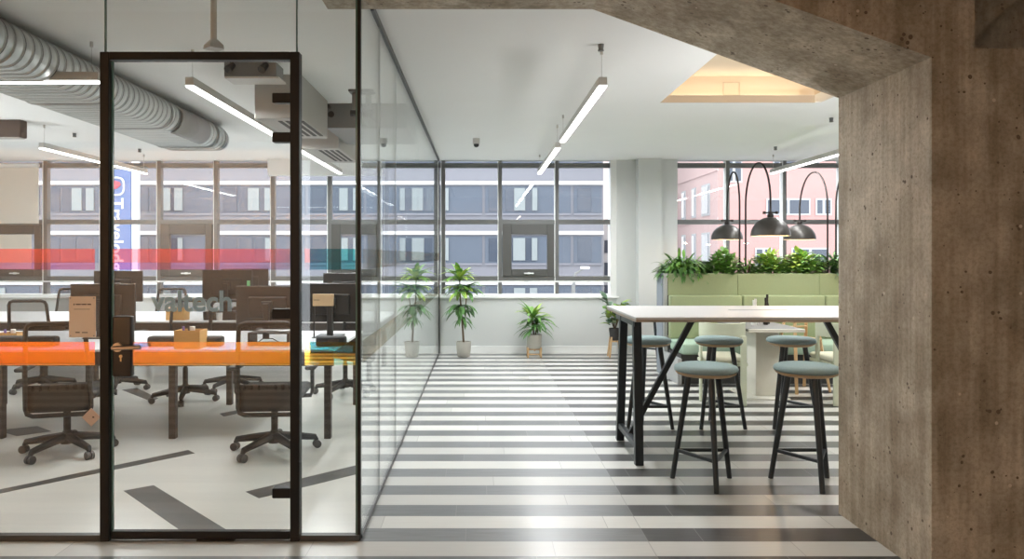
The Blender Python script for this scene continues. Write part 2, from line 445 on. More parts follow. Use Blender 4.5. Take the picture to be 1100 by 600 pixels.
# ------------------------------------------------------------------ shell
m = MB(); m.box(-8, 8, -3.6, YF, -.1, 0); m.box(XG, 8, YF, YB+.15, -.1, 0)
struct(m.build('floor_corridor', 'striped_planks'), 'floor of alternating dark and pale planks in straight stripes', 'floor')
m = MB(); m.box(-8, XG, YF, YB+.15, -.1, 0)
struct(m.build('floor_office', 'office_floor'), 'pale office floor behind the glass', 'floor')
def floor_pt(px, py):
    Y = F*H/(py-VY); return ((px-VX)*Y/F, Y)
inl = [[(133,527),(165,521),(250,573),(199,573)], [(-40,534),(202,483.2),(209,486.5),(-38,537.5)], [(264,528),(383,499.5),(383,509),(278,534.8)],
       [(131,418.5),(147,416.5),(170,427.5),(163,431)], [(-3,462),(40,457.5),(55,463),(18,468)], [(236,444),(300,432),(303,434.5),(240,447)]]
m = MB()
for q in inl: m.prism([floor_pt(*p) for p in q], 'z', .0, .002)
struct(m.build('floor_inlay', 'dark_plank'), 'dark planks laid askew in the pale office floor', 'floor')

hx0, hx1, hy0, hy1 = 1.716, 3.25, 4.95, 7.10     # coffer opening
m = MB()
for b in ((-8, hx0, 3.4, YB+.15), (hx1, 8, 3.4, YB+.15), (hx0, hx1, 3.4, hy0), (hx0, hx1, hy1+.14, YB+.15)):
    m.box(b[0], b[1], b[2], b[3], ZC, ZC+.1)
m.box(hx0, hx1, hy1+.02, hy1+.14, ZC, ZC+.012)
struct(m.build('ceiling', 'ceiling_white'), 'flat white ceiling', 'ceiling')
m = MB(); m.box(-8, 8, -3.6, 3.4, ZC, ZC+.1); struct(m.build('ceiling_timber', 'ceiling_timber'), 'timber ceiling on the near side of the beam', 'ceiling')
cof = struct(empty('ceiling_coffer', (0,0,0)), 'recessed ceiling coffer with warm hidden light', 'ceiling')
m = MB(); m.box(hx0-.05, hx0, hy0-.05, hy1+.2, ZC+.1, 3.30); m.box(hx1, hx1+.05, hy0-.05, hy1+.2, ZC+.1, 3.30)
m.box(hx0-.05, hx1+.05, hy0-.05, hy0, ZC+.1, 3.30); m.box(hx0-.05, hx1+.05, hy1+.14, hy1+.2, ZC+.1, 3.30); m.box(hx0-.05, hx1+.05, hy0-.05, hy1+.2, 3.24, 3.30)
m.build('coffer_lining', 'cove_cream', cof)
m = MB(); m.box(hx0, hx1-.06, hy1, hy1+.02, ZC, ZC+.068); m.build('coffer_lip', 'cove_lip', cof)
m = MB(); m.box(hx0+.05, hx1-.1, hy1+.05, hy1+.08, ZC+.018, ZC+.035); m.build('light_strip', 'led_warm', cof)
m = MB()
for (a, b, c, d) in ((2.36,2.52,3.175,3.18),(2.36,2.52,3.05,3.055),(2.36,2.365,3.05,3.18),(2.515,2.52,3.05,3.18)): m.box(a, b, hy1+.134, hy1+.14, c, d)
m.build('access_hatch', 'cove_lip', cof)

struct(MB().box(-8.15, -8, -3.6, YB+.15, 0, ZC+.1).build('wall_left', 'wall_white'))
struct(MB().box(8, 8.15, -3.6, YB+.15, 0, ZC+.1).build('wall_right', 'wall_white'))
struct(MB().box(-2.62, 8, -3.75, -3.6, 0, ZC+.1).build('wall_rear', 'wall_dim'))
struct(MB().box(-8, -2.62, -2.65, -2.5, 0, ZC+.1).build('wall_front', 'wall_timber'))
struct(MB().box(-8, -5.0, YF-.05, YF+.05, 0, ZC).build('wall_partition', 'wall_white'))

# window wall
SILL = .871
PX = [2.06 - .877*k for k in range(12)]       # mullions of window_1, right to left
m = MB()
m.box(-8, 2.13, YB, YB+.25, 0, SILL-.03)
m.box(2.09, 2.40, YB-.02, YB+.25, 0, ZC)       # pier
m.box(2.38, 2.73, YB-.23, YB+.25, 0, ZC)       # column beside it
m.box(2.73, 2.99, YB-.13, YB+.25, 0, ZC)
m.box(2.95, 8, YB, YB+.25, 0, SILL-.03)
m.box(-8, PX[-1]-.4, YB, YB+.25, SILL-.03, ZC)
struct(m.build('wall_back', 'wall_white'), 'white window wall with pier', 'wall')
struct(MB().box(-3.22, -1.45, YB-.16, YB-.03, 2.71, ZC).build('trim_1', 'ceiling_white'))
m = MB(); m.box(-8, 2.09, YB-.018, YB, 0, .11, .004); m.box(2.40, 2.73, YB-.25, YB-.23, 0, .11, .004)
struct(m.build('baseboard_back', 'liner_white'))

def window(name, xs, casements, x0, x1):
    r = struct(empty(name, (0, YB, 0)), 'grey framed window band with street view' if x1 < 4 else 'grey framed window beside the pier', 'window')
    yf0, yf1 = .05, .15
    Zt = [2.886, 2.014, 1.143]
    fr = MB(); ln = MB()
    for x in xs: 
        fr.box(x-.028, x+.028, yf0, yf1, SILL, ZC); ln.box(x-.038, x-.029, yf0-.005, yf1, SILL, ZC)
    for z in Zt:
        fr.box(x0, x1, yf0+.003, yf1-.003, z-.035, z+.035)
    ln.box(x0, x1, yf0-.006, yf1-.002, SILL, SILL+.035)
    fr.build('window_frame', 'frame_grey', r)
    ln.box(x0, x1, yf0-.004, yf1, 1.085, 1.107); ln.build('frame_liner', 'liner_white', r)
    MB().box(x0, x1, .095, .103, SILL, ZC).build('window_pane', 'glass_window', r)
    for k in casements:
        a, b = k
        c = MB()
        z0, z1 = 1.178, 1.979
        for bx in ((a+.033, a+.175, z0, z1), (b-.155, b-.047, z0, z1)): c.box(bx[0]+(0 if bx[0] > a+.1 else -.0), bx[1], .02, .09, bx[2], bx[3], .006, 1)
        c.box(a+.175, b-.155, .021, .089, z1-.16, z1, .006, 1); c.box(a+.175, b-.155, .021, .089, z0, z0+.11, .006, 1)
        co = c.build('casement', 'frame_dark', r)
        h = MB(); xm = (a+b)/2
        h.box(xm-.075, xm+.075, -.02, .0, z0+.035, z0+.055, .005); h.box(xm-.02, xm+.02, -.01, .022, z0+.03, z0+.06, .004)
        h.build('window_handle', 'liner_white', co)
    m = MB(); m.box(x0, x1, -.04, .16, SILL-.03, SILL, .004); m.build('window_sill', 'liner_white', r)
    return r
cas = [(PX[2], PX[1]), (PX[5], PX[4]), (PX[8], PX[7]), (PX[11], PX[10])]
w1 = window('window_1', PX, cas, PX[-1]-.4, 2.12)
m = MB(); m.box(2.00, 2.09, -.01, .25, SILL, ZC); m.build('window_reveal', 'liner_white', w1)
w2 = window('window_2', [2.99, 3.815, 4.692, 5.569, 6.446, 7.3], [], 2.99, 8.0)

bl = empty('roller_blind', (-7.2, YB-.06, 0), 0, 'cream roller blind drawn down over the window bay at the far left', 'blind')
MB().box(-.45, .455, -.004, .004, 1.98, 2.84).build('fabric', 'blind', bl)
MB().cyl((-.45,0,2.87), (.455,0,2.87), .03).build('roller', 'liner_white', bl, True)
MB().box(-.45, .455, -.01, .01, 1.96, 1.985, .004).build('bottom_bar', 'frame_grey', bl)
MB().box(-.28, .33, .03, .034, 1.29, 1.82).build('lower_panel', 'blind', bl)

# ------------------------------------------------------------------ concrete column and haunched beam
CX, CY0, CY1, CZ = 2.083, 3.438, 4.33, 2.413
m = MB()
m.box(CX, 2.283, CY0, CY1, 0, ZC)
m.box(2.283, 4.6, CY0, CY1, 0, 2.454)
m.box(2.283, 4.6, CY0+.30, CY1, 2.454, ZC)
m.prism([(2.283,2.454),(2.60,2.74),(2.60,2.957),(2.5,2.957),(2.283,2.72)], 'y', CY0+.16, CY0+.31)
struct(m.build('concrete_column', 'concrete'), 'raw board-marked concrete column, brown and pitted', 'column')
m = MB()
zl = 2.93; xl = CX - (zl-CZ)/.361
m.prism([(CX, CZ), (CX, ZC+.3), (-.887, ZC+.3), (-.887, zl), (xl, zl)], 'y', CY0, CY1)
struct(m.build('concrete_beam', 'concrete'), 'raw concrete beam whose haunch slopes down to the column', 'beam')

# ------------------------------------------------------------------ glass partition and door
gp = tag(empty('glass_partition', (0,0,0)), 'frameless glass partition with dark floor track enclosing the office', 'partition', None, 'structure')
XL, XDa, XDb = -5.0, (113.5-VX)*YF/F, (319-VX)*YF/F
GT = .006
ztop = 2.525
def pane(x0, x1, z0, z1, name='glass_pane'):
    return MB().box(x0, x1, YF-GT, YF+GT, z0, z1).build(name, 'glass_front', gp)
pane(XL, XDa-.004, .03, ZC); pane(XDa+.004, XDb-.004, 2.572, ZC-.0); pane(XDb+.004, XG-.02, .03, 2.93)
m = MB()
for x in (XDa, XDb): m.box(x-.003, x+.003, YF-.007, YF+.007, 2.572, 2.95)
m.box(XG-.022, XG-.010, YF-.010, YF+.010, .03, 2.93)
m.build('glass_joint', 'glass_edge', gp)
m = MB(); m.box(XL, -2.0, YF-.02, YF+.02, 0, .03); m.box(-.945, XG, YF-.02, YF+.02, 0, .03); m.box(XL, -.887, YF-.02, YF+.02, ZC-.03, ZC)
m.box(XG-.009, XG+.009, YF+.02, YB-.24, 0, .022); m.box(XG-.016, XG+.016, CY1, YB-.17, ZC-.035, ZC)
m.box(XG-.016, XG+.016, YB-.05, YB-.005, 0, ZC-.035); m.build('floor_track', 'track_metal', gp)
js = [YF+.02, 4.66, 5.55, 7.6, 9.5, YB-.05]
for a, b in zip(js, js[1:]):
    MB().box(XG-GT, XG+GT, a+.004, b-.004, .022, ZC-.035 if a > 4.4 else 2.90).build('glass_pane', 'glass_side', gp)
m = MB()
for y in js[1:3]: m.box(XG-.0065, XG+.0065, y-.004, y+.004, .022, ZC-.035)
m.build('pane_joint', 'joint', gp)
MB().box(XG-.012, XG+.004, YF-.012, YF+.02, 0, 2.93).build('corner_joint', 'black_metal', gp)
BAND = ((.922, 1.044, 'film_front'), (1.462, 1.534, 'film_red'), (1.424, 1.462, 'film_lilac'))
for z0, z1, fm in BAND:
    for x0, x1 in ((XL, -2.03), (-.925, XG-.024)):
        o = MB().box(x0, x1, YF-GT-.0025, YF-GT-.001, z0, z1).build('colour_film', fm, gp); o['label'] = 'shifting orange and cyan film strip' if z0 < 1 else 'red to lilac film strip'
    MB().box(XG+GT+.001, XG+GT+.0025, YF+.05, YB-.1, z0, z1).build('colour_film', 'film_side', gp)

dx0, dx1 = (110-VX)*YF/F, (323-VX)*YF/F
door = struct(empty('door_1', (0, YF, 0)), 'black framed glass office door with company lettering', 'door')
m = MB(); fw = .049
m.box(dx0, dx0+fw, -.03, .03, 0, 2.566, .003, 1); m.box(dx1-fw, dx1, -.03, .03, 0, 2.566, .003, 1)
m.box(dx0+fw, dx1-fw, -.03, .03, 2.525, 2.566, .003, 1)
m.build('door_frame', 'black_metal', door)
lf = MB(); lf.box(dx0+fw+.004, dx1-fw-.004, -GT, GT, .045, 2.52); lf = lf.build('door_leaf', 'glass_front', door)
MB().box(dx0+fw+.004, dx1-fw-.004, -.018, .018, .008, .05, .003, 1).build('bottom_rail', 'black_metal', lf)
m = MB(); m.box(dx0+fw+.002, dx0+fw+.008, -.008, .008, .05, 2.52); m.build('glass_edge', 'glass_edge', lf)
MB().box(-1.49, -1.29, -.03, .03, 0, .012, .003, 1).build('threshold_plate', 'black_metal', door)
for y in (106, 148, 336.5, 528):
    z = H-(y-VY)*YF/F
    MB().box(dx1-fw-.095, dx1-fw+.002, -.028, .028, z-.026, z+.026, .004, 1).build('hinge', 'black_metal', door)
for z0, z1, fm in BAND:
    o = MB().box(dx0+fw+.01, dx1-fw-.006, -GT-.0025, -GT-.001, z0, z1).build('colour_film', fm, lf); o['label'] = 'shifting orange and cyan film strip' if z0 < 1 else 'red to lilac film strip'
# lock case
def pd(px, py, dy=0): v = W(px, py, YF); return (v.x, dy, v.z)
lp = MB(); a = pd(122.5, 404); b = pd(143, 339); lp.box(a[0], b[0], -.022, .022, a[2], b[2], .010, 3)
lp = lp.build('lock_case', 'lock_plate', door, True)
m = MB(); c = pd(129, 372); m.cyl((c[0], -.022, c[2]), (c[0], -.034, c[2]+0), .024, n=24); m.cyl((c[0], -.03, c[2]), (c[0], -.065, c[2]), .009, n=14)
e = (W(151, 372, YF-.065).x, 0, W(151, 372, YF-.065).z); m.tube([(c[0]-.012,-.065,c[2]), (c[0]+.02,-.067,c[2]), (e[0],-.064,e[2]-.004)], .0105, 12)
m.build('lever', 'lever_metal', lp, True)
m = MB(); k = pd(132, 383); m.cyl((k[0],-.021,k[2]+.006), (k[0],-.026,k[2]+.006), .0085, n=18); m.box(k[0]-.004,k[0]+.004,-.026,-.021,k[2]-.022,k[2]+.006,.002,1)
m.build('keyhole', 'brass', lp, True)
def text(body, size, name, mat, parent, mtx, extrude=.0008, offset=0, xs=1.0, spacing=1.0):
    cu = bpy.data.curves.new(name, 'FONT'); cu.body = body; cu.size = size; cu.extrude = extrude; cu.offset = offset
    cu.space_character = spacing; cu.align_x = 'LEFT'
    o = bpy.data.objects.new(name, cu); cu.materials.append(MATS[mat]); COL.objects.link(o); o.parent = parent
    me = bpy.data.meshes.new_from_object(o.evaluated_get(bpy.context.evaluated_depsgraph_get()))
    bpy.data.objects.remove(o); me.transform(mtx @ Matrix.Diagonal((xs,1,1,1)))
    if not me.materials: me.materials.append(MATS[mat])
    o = bpy.data.objects.new(name, me); COL.objects.link(o); o.parent = parent
    return o
p = pd(164, 333.5)
text('valtech', .152, 'lettering', 'decal_blue', lf, Matrix.Translation((p[0], -GT-.002, p[2])) @ Matrix.Rotation(PI/2, 4, 'X'), offset=.0034, xs=.985)

def on_glass(px, py): v = W(px, py, YF); return v
po = empty('notice_card', (on_glass(89.5,340).x, YF-GT-.001, on_glass(0,340).z), 0, 'tan notice card stuck on the glass left of the door', 'notice')
w, h = .072*.98, .108
MB().box(-w, w, -.003, 0, -h, h, .001, 1).build('card', 'card', po)
for (a, b, c, d) in ((-.046,-.040,.062,.070),(-.034,-.008,.063,.069),(-.004,.022,.063,.069),(.026,.046,.063,.069),(-.044,.040,.0395,.0415),(-.036,-.014,-.084,-.079),(-.002,.028,-.084,-.080)): MB().box(a, b, -.0036, -.0029, c, d).build('printing', 'card_ink', po)

for sx in (-1,1):
    for sz in (-1,1): MB().cyl((sx*.062,-.006,sz*.099),(sx*.062,-.002,sz*.099),.004,n=12).build('stud', 'steel', po)
st = empty('diamond_sticker', (on_glass(99,447).x, YF-GT-.001, on_glass(0,447.5).z), 0, 'small pinkish diamond sticker low on the glass left of the door', 'sticker')
m = MB(); m.prism([(-.049,0),(0,-.049),(.049,0),(0,.049)], 'y', -.0025, 0); m.build('sheet', 'sticker', st)
m = MB(); m.box(.006,.016,-.0032,-.0024,-.003,.005); m.build('printing', 'card_ink', st)

# ------------------------------------------------------------------ linear pendant lights
def pendant(length):
    r = empty('linear_pendant_light', (0,0,0), 0, 'x', 'light', 'linear pendant lights')
    m = MB(); m.box(-.03, .03, 0, length, .012, .07, .003, 1); m.build('housing', 'light_body', r)
    MB().box(-.027, .027, .004, length-.004, .0, .012).build('diffuser', 'led_white', r)
    for y in (.06, length-.06):
        c = MB(); c.cyl((0,y,.068), (0,y,ZC-2.68), .0018, n=6); c.cyl((0,y,ZC-2.68-.035),(0,y,ZC-2.68),.011,n=10)
        c.build('suspension_cable', 'light_body', r)
    return r
pn = pendant(2.58); used = [False]
LIGHTS = []
for X, Y, lab in ((.86, 5.22, 'nearer linear pendant light over the striped corridor, front of its row'), (.86, 8.26, 'farther linear pendant light over the striped corridor, by the window'),
                  (-2.04, 5.22, 'nearer linear pendant light seen through the glass door, with beige end cap'), (-2.04, 8.26, 'linear pendant light behind the right glass pane, near the ceiling grilles'),
                  (-4.87, 8.26, 'linear pendant light at far left in front of the windows'),
                  (4.24, 5.22, 'linear pendant light hidden beyond the concrete column'), (4.24, 8.26, 'linear pendant light right of the arched lamps, beside the column')):
    place(pn, used, (X, Y, 2.68), 0, lab); LIGHTS.append((X, Y+1.29, 0))
place(pn, used, (-2.55, 5.0, 2.655), PI/2, 'linear pendant light crossing in front of the metal duct')
LIGHTS.append((-3.84, 5.0, PI/2))
EXTRA = []
def area(name, loc, sx, sy, power, col=(1,.97,.93), rot=(0,0,0)):
    l = bpy.data.lights.new(name, 'AREA'); l.shape = 'RECTANGLE'; l.size = sx; l.size_y = sy; l.energy = power; l.color = col
    o = bpy.data.objects.new(name, l); COL.objects.link(o); o.location = loc; o.rotation_euler = rot
    return o
for X, Y, rz in LIGHTS:
    area('pendant_lamp_light', (X, Y, 2.672), .05, 2.5, 49, (.97,.99,1), rot=(0,0,rz))
# unseen near-side pendants added to brighten the glass front
pn2 = pn
for X, Y, P in ((-1.15, -2.4, 46), (1.2, -1.9, 10), (3.9, -.6, 8)):
    place(pn, used, (X, Y, 2.68), 0, 'added unseen pendant light on the near side of the beam, ' + ('facing the door' if X < 0 else 'behind the photographer' if X < 2 else 'nearer the column'))
    area('pendant_lamp_light', (X, Y+1.29, 2.672), .05, 2.5, P, (1,.82,.62))
# uplighters added out of view to brighten the ceiling
def uplighter():
    r = empty('added_uplighter', (0,0,0), 0, 'x', 'lamp', 'added uplighters')
    m = MB(); m.lathe([(0,0),(.15,0),(.15,.015),(.02,.03),(0,.03)], 28); m.build('base', 'black_metal', r, 40)
    m = MB(); m.cyl((0,0,.02),(0,0,1.55),.014,n=14); m.build('pole', 'black_metal', r, True)
    m = MB(); m.lathe([(0,1.54),(.03,1.55),(.16,1.66),(.165,1.66),(.035,1.535),(0,1.525)], 28); m.build('bowl', 'black_metal', r, 40)
    m = MB(); m.lathe([(0,1.60),(.08,1.615)], 24); m.build('diffuser', 'led_white', r)
    return r
up = uplighter(); used = [False]
for X, Y, P, lab in ((3.25, 4.95, 48, 'added unseen uplighter standing right behind the concrete column'), (.7, -.9, 20, 'added unseen uplighter behind the camera'), (-.45, -1.0, 12, 'added unseen uplighter behind the camera, nearer the door side'),
        (-6.6, 6.6, 70, 'added unseen uplighter at the far left of the office'), (6.2, 7.6, 36, 'added unseen uplighter beyond the column in the cafe corner')):
    place(up, used, (X, Y, 0), 0, lab)
    l = area('added_uplighter_light', (X, Y, 1.67), .32, .32, P, (.98,.99,1) if Y > 0 else (1,.80,.58), (PI,0,0)); l.data.shape = 'DISK'
# washer added out of view to warm the timber wall mirrored in the glass
ww = empty('added_wall_washer', (-5.2, -1.75, ZC), 0, 'added unseen ceiling wall washer in front of the timber wall', 'light')
MB().box(-2.6, 2.6, -.05, .05, -.07, 0, .004, 1).build('housing', 'black_metal', ww)
area('added_washer_light', (-5.2, -1.78, ZC-.09), 5.0, .08, 155, (1,.86,.66), (math.radians(-38),0,0))
area('cove_light', ((hx0+hx1)/2, hy1+.065, ZC+.045), 1.3, .05, 1.2, (1,.90,.76), (PI,0,0))

# ------------------------------------------------------------------ ceiling services in the office
du = empty('air_duct', (0,0,0), 0, 'flat oval spiral-wound silver air duct under the ceiling', 'duct')
def oval(y, k):                                # flat oval section
    r = .135 + k; zc = 2.797; xa, xb = -2.945, -3.395
    return [Vector((xa + r*math.cos(t), y, zc + r*math.sin(t))) for t in [(-PI/2 + PI*i/14) for i in range(15)]] + [Vector((xb - r*math.cos(t), y, zc - r*math.sin(t))) for t in [(-PI/2 + PI*i/14) for i in range(15)]]
m = MB(); prev = None
ys = []
y = 3.96
while y < 8.2:
    ys += [(y, .008), (y+.010, .008), (y+.018, 0), (y+.082, 0)]; y += .09
ys += [(8.2,0),(8.3,0),(8.37,-.012),(8.4,-.035)]
for y, k in ys:
    ring = [m.bm.verts.new(p) for p in oval(y, k)]
    if prev:
        for i in range(len(ring)): m.bm.faces.new((prev[i], prev[(i+1) % len(ring)], ring[(i+1) % len(ring)], ring[i]))
    else: m.bm.faces.new(ring)
    prev = ring
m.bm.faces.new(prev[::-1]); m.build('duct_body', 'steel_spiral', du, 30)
m = MB(); pr = None
for y in (7.0, 7.72):
    ring = [m.bm.verts.new(p) for p in oval(y, .012)[1:11]]
    if pr:
        for i in range(9): m.bm.faces.new((pr[i], pr[i+1], ring[i+1], ring[i]))
    pr = ring
o = m.build('cover_plate', 'steel_plate', du, True)
so = o.modifiers.new('solid', 'SOLIDIFY'); so.thickness = .006
for y in (4.5, 5.7, 6.8, 8.0):
    m = MB(); pts = oval(y, .008); m.tube(pts, .006, 6, True)
    m.box(-3.2, -3.18, y-.015, y+.015, 2.93, ZC); m.build('hanger_band', 'steel', du)

def fcu(x0, x1, y0, y1, z0, mat, lab, slots=True):
    r = empty('ceiling_air_unit', ((x0+x1)/2, y0, z0), 0, lab, 'air conditioner', None)
    w = (x1-x0)/2; d = y1-y0; hh = ZC - z0
    MB().box(-w, w, 0, d, 0, hh, .006, 1).build('casing', mat, r)
    if slots:
        g = MB()
        for i in range(4): g.box(-w*.15+i*.06, -w*.15+i*.06+.032, d*.10, d*.85, -.004, .004)
        g.build('grille', 'slot_black', r)
    return r
fcu(-1.82, -1.44, 6.0, 7.02, 2.60, 'unit_beige', 'beige boxed ceiling air unit with slotted underside behind the door frame')
fcu(-1.92, -1.50, 7.9, 9.1, 2.63, 'unit_beige', 'second boxed ceiling air unit with slotted underside, nearer the windows')
f3 = fcu(-1.48, -.70, 7.15, 8.2, 2.72, 'unit_grey', 'grey ceiling air unit beside the glass wall with a pipe valve', False)
m = MB(); m.cyl((-.34,-.02,.13), (-.34,-.0,.13), .03, n=14); m.cyl((-.36,-.06,.2),(-.36,.0,.2),.018,n=10); m.build('valve', 'slot_black', f3)
m = MB(); m.box(-.62,-.40,-.03,.5,.10,.2,.02,2); m.build('pipe_cover', 'unit_grey', f3)
f4 = tag(empty('ceiling_box', (-5.6, 8.0, 2.77)), 'dark brown box on the ceiling at far left above a pendant light', 'ceiling box')
MB().box(-.66, .66, 0, .12, 0, ZC-2.77, .006, 1).build('casing', 'unit_brown', f4)
MB().box(-.64, .64, .01, .11, -.008, .002).build('base_panel', 'unit_beige', f4)

tb = empty('twin_spotlight', (-1.70, 5.5, 2.82), 0, 'dark box with two small spotlight heads below the ceiling behind the door', 'light')
MB().box(-.193, .193, 0, .2, 0, .108, .004, 1).build('housing', 'unit_grey', tb)
MB().box(-.19, .21, .003, .21, -.012, .0).build('base_plate', 'light_body', tb)
for x in (-.135, .11):
    m = MB(); m.cyl((x-.012, -.055, .035), (x+.008, 0.0, .085), .030, .022, 16); m.box(x-.012, x+.012, -.012, .004, .085, .125); m.build('spot_head', 'slot_black', tb, True)
MB().box(-.06, .06, .05, .12, .108, ZC-2.82).build('mount', 'black_metal', tb)

pj = empty('ceiling_bracket', (-1.05, 6.6, ZC), 0, 'dark jointed ceiling bracket beside the glass wall', 'bracket')
MB().box(-.11,.11,-.07,.07,-.02,0,.004,1).build('mount_plate', 'unit_grey', pj)
for x in (-.06,.06):
    m = MB(); m.bar((x,0,-.02),(x,.0,-.20),.05,.03,.004); m.bar((x,0,-.19),(x+.10,.05,-.30),.05,.03,.004); m.build('arm', 'unit_grey', pj)
m = MB(); m.cyl((-.1,0,-.2),(.1,0,-.2),.03,n=14); m.build('joint', 'slot_black', pj, True)

cp = empty('ceiling_pole', (-1.475, 4.12, ZC), 0, 'brown ceiling pole ending in a flat flared plate above the door', 'pole')
m = MB(); m.cyl((0,0,0),(0,0,-.275),.017,n=16); m.build('pole', 'light_body', cp, True)
m = MB(); m.lathe([(.022,-.265),(.055,-.295),(.058,-.318),(0,-.318)], 4); m.build('flared_plate', 'light_body', cp)

def dome(loc, lab):
    r = empty('ceiling_sensor', loc, 0, lab, 'sensor', 'ceiling sensors')
    m = MB(); m.lathe([(0,0),(.045,0),(.045,-.05),(.040,-.07),(0,-.07)], 24); m.build('housing', 'light_body', r, True)
    m = MB(); m.lathe([(.034,-.07),(.032,-.09),(.02,-.105),(0,-.11)], 20); m.build('lens', 'slot_black', r, True)
dome((-.05, 9.3, ZC), 'small white dome sensor on the ceiling over the corridor')
for (px, Y, lab) in ((645.5, 5.15, 'tiny ceiling smoke sensor nearest the concrete beam'),(893, 7.9, 'tiny ceiling sensor beside the column above the arched lamps'),(833,10.0,'tiny ceiling sensor in front of the right window'),(80,8.9,'tiny ceiling sensor above the office window at left'),(150,10.2,'tiny ceiling sensor right of the door post')):
    m = MB(); m.lathe([(0,0),(.022,0),(.018,-.03),(.022,-.045),(0,-.05)], 14, ((px-VX)*Y/F, Y, ZC)); tag(m.build('smoke_sensor', 'frame_grey', None, True), lab, 'sensor', 'small ceiling sensors')

# ------------------------------------------------------------------ high table and stools
ht = empty('high_table', (0,0,0), 0, 'long white-topped high table on black steel legs beside the column', 'table')
T0, T1, TX0, TX1 = 5.25, 6.46, 1.095, 3.17
MB().box(TX0, TX1, T0, T1, 1.045, 1.063, .003, 1).build('tabletop', 'table_white', ht)
MB().box(TX0+.003, TX1-.003, T0+.003, T1-.003, 1.028, 1.045).build('edge_board', 'table_edge', ht)
for xx in (1.135, 3.13):   # trestle ends
    for ya, yb in ((5.33, 5.41), (6.06, 5.90)): MB().bar((xx, ya, 0), (xx, yb, 1.03), .060, .060, .003).build('leg', 'blue_black', ht)
    MB().box(xx-.02, xx+.02, 5.37, 6.02, .10, .145, .003, 1).build('foot_bar', 'blue_black', ht)
    MB().box(xx-.025, xx+.025, 5.36, 6.10, .985, 1.028, .003, 1).build('top_rail', 'blue_black', ht)
    s = 1 if xx < 2 else -1
    MB().bar((xx+s*.01, 5.7, .13), (xx+s*.50, 5.7, 1.03), .04, .04, .003).build('brace', 'blue_black', ht)
m = MB(); m.box(1.99, 2.45, 5.93, 5.99, 1.0625, 1.0655, .001, 1); m.build('cable_flap', 'bench_grey', ht)

def stool():
    r = empty('bar_stool', (0,0,0), 0, 'x', 'stool', 'round bar stools at the high table')
    m = MB(); m.lathe([(0,.735),(.185,.735),(.203,.742),(.206,.757),(.198,.772),(.17,.782),(.10,.787),(0,.788)], 40); m.build('seat', 'fabric_blue', r, 60)
    m = MB(); m.lathe([(0,.712),(.165,.712),(.19,.724),(.196,.735),(0,.735)], 40); m.build('seat_board', 'ply', r, 50)
    A = [-PI/2, PI/6, 5*PI/6]
    feet = []
    for a in A:
        t = Vector((math.cos(a)*.11, math.sin(a)*.11, .715)); b = Vector((math.cos(a)*.222, math.sin(a)*.222, 0)); feet.append((t, b))
        m = MB(); m.cyl(b, t, .0165, .0215, 14); m.build('leg', 'blue_black', r, True)
    for i in range(3):
        p = feet[i][1].lerp(feet[i][0], .27); q = feet[(i+1) % 3][1].lerp(feet[(i+1) % 3][0], .27)
        MB().bar(p, q, .022, .022, .003).build('footrest', 'blue_black', r)
    return r
sp_ = stool(); used = [False]
for (x, y, a, lab) in ((1.487, 4.91, 0, 'grey-green round bar stool at the near side, left one of two before the table'), (2.150, 4.91, .02, 'grey-green round bar stool at the near side, standing against the concrete column'),
                       (1.465, 6.53, PI, 'pale blue bar stool behind the table legs at the left end'), (2.09, 6.53, PI+.03, 'pale blue bar stool behind the table, middle one of the far side'),
                       (2.725, 6.53, PI, 'pale blue bar stool behind the table, far side next to column'), (2.40, 10.55, .3, 'bar stool standing far back in front of the white pier')):
    place(sp_, used, (x, y, 0), a, lab)

# ------------------------------------------------------------------ banquette with planter
bx0, bx1 = 2.29, 5.6
bk = empty('banquette', (bx0, 8.63, 0), 0, 'long pale green upholstered banquette bench with built-in planter back', 'bench')
Lb = bx1-bx0
MB().box(.05, Lb, .06, .62, 0, .34).build('plinth', 'bench_plinth', bk)
m = MB(); m.prism([(0.0,0),(.99,0),(.99,1.275),(.66,1.275),(.66,.30),(.0,.30)], 'x', 0, .045); m.build('end_panel', 'bench_grey', bk)
MB().box(-.012, .0, .70, .99, .0, 1.272).build('end_trim', 'bench_blue', bk)
sw = (Lb-.05)/3
for i in range(3):
    MB().box(.05+i*sw, .05+(i+1)*sw-.006, .0, .56, .345, .475, .025, 3).build('seat_cushion', 'fabric_mint', bk, 50)
bw = 1.02
for i in range(4):
    a = .05+i*bw-(.12 if i else 0); b = min(.05+(i+1)*bw-.128, Lb)
    if a < b: MB().box(a, b, .54, .66, .47, 1.005, .022, 3).build('back_cushion', 'fabric_green', bk, 50)
for i in range(4):
    a = .05+i*bw-(.15 if i else 0); b = min(.05+(i+1)*bw-.153, Lb)
    if a < b: MB().box(a, b, .66, .70, 1.0, 1.272, .006, 2).build('planter_panel', 'fabric_green', bk)
MB().box(.045, Lb, .70, .97, .5, 1.22).build('planter_soil', 'soil', bk)
MB().box(.045, Lb, .95, .99, 0, 1.272).build('rear_panel', 'bench_grey', bk)

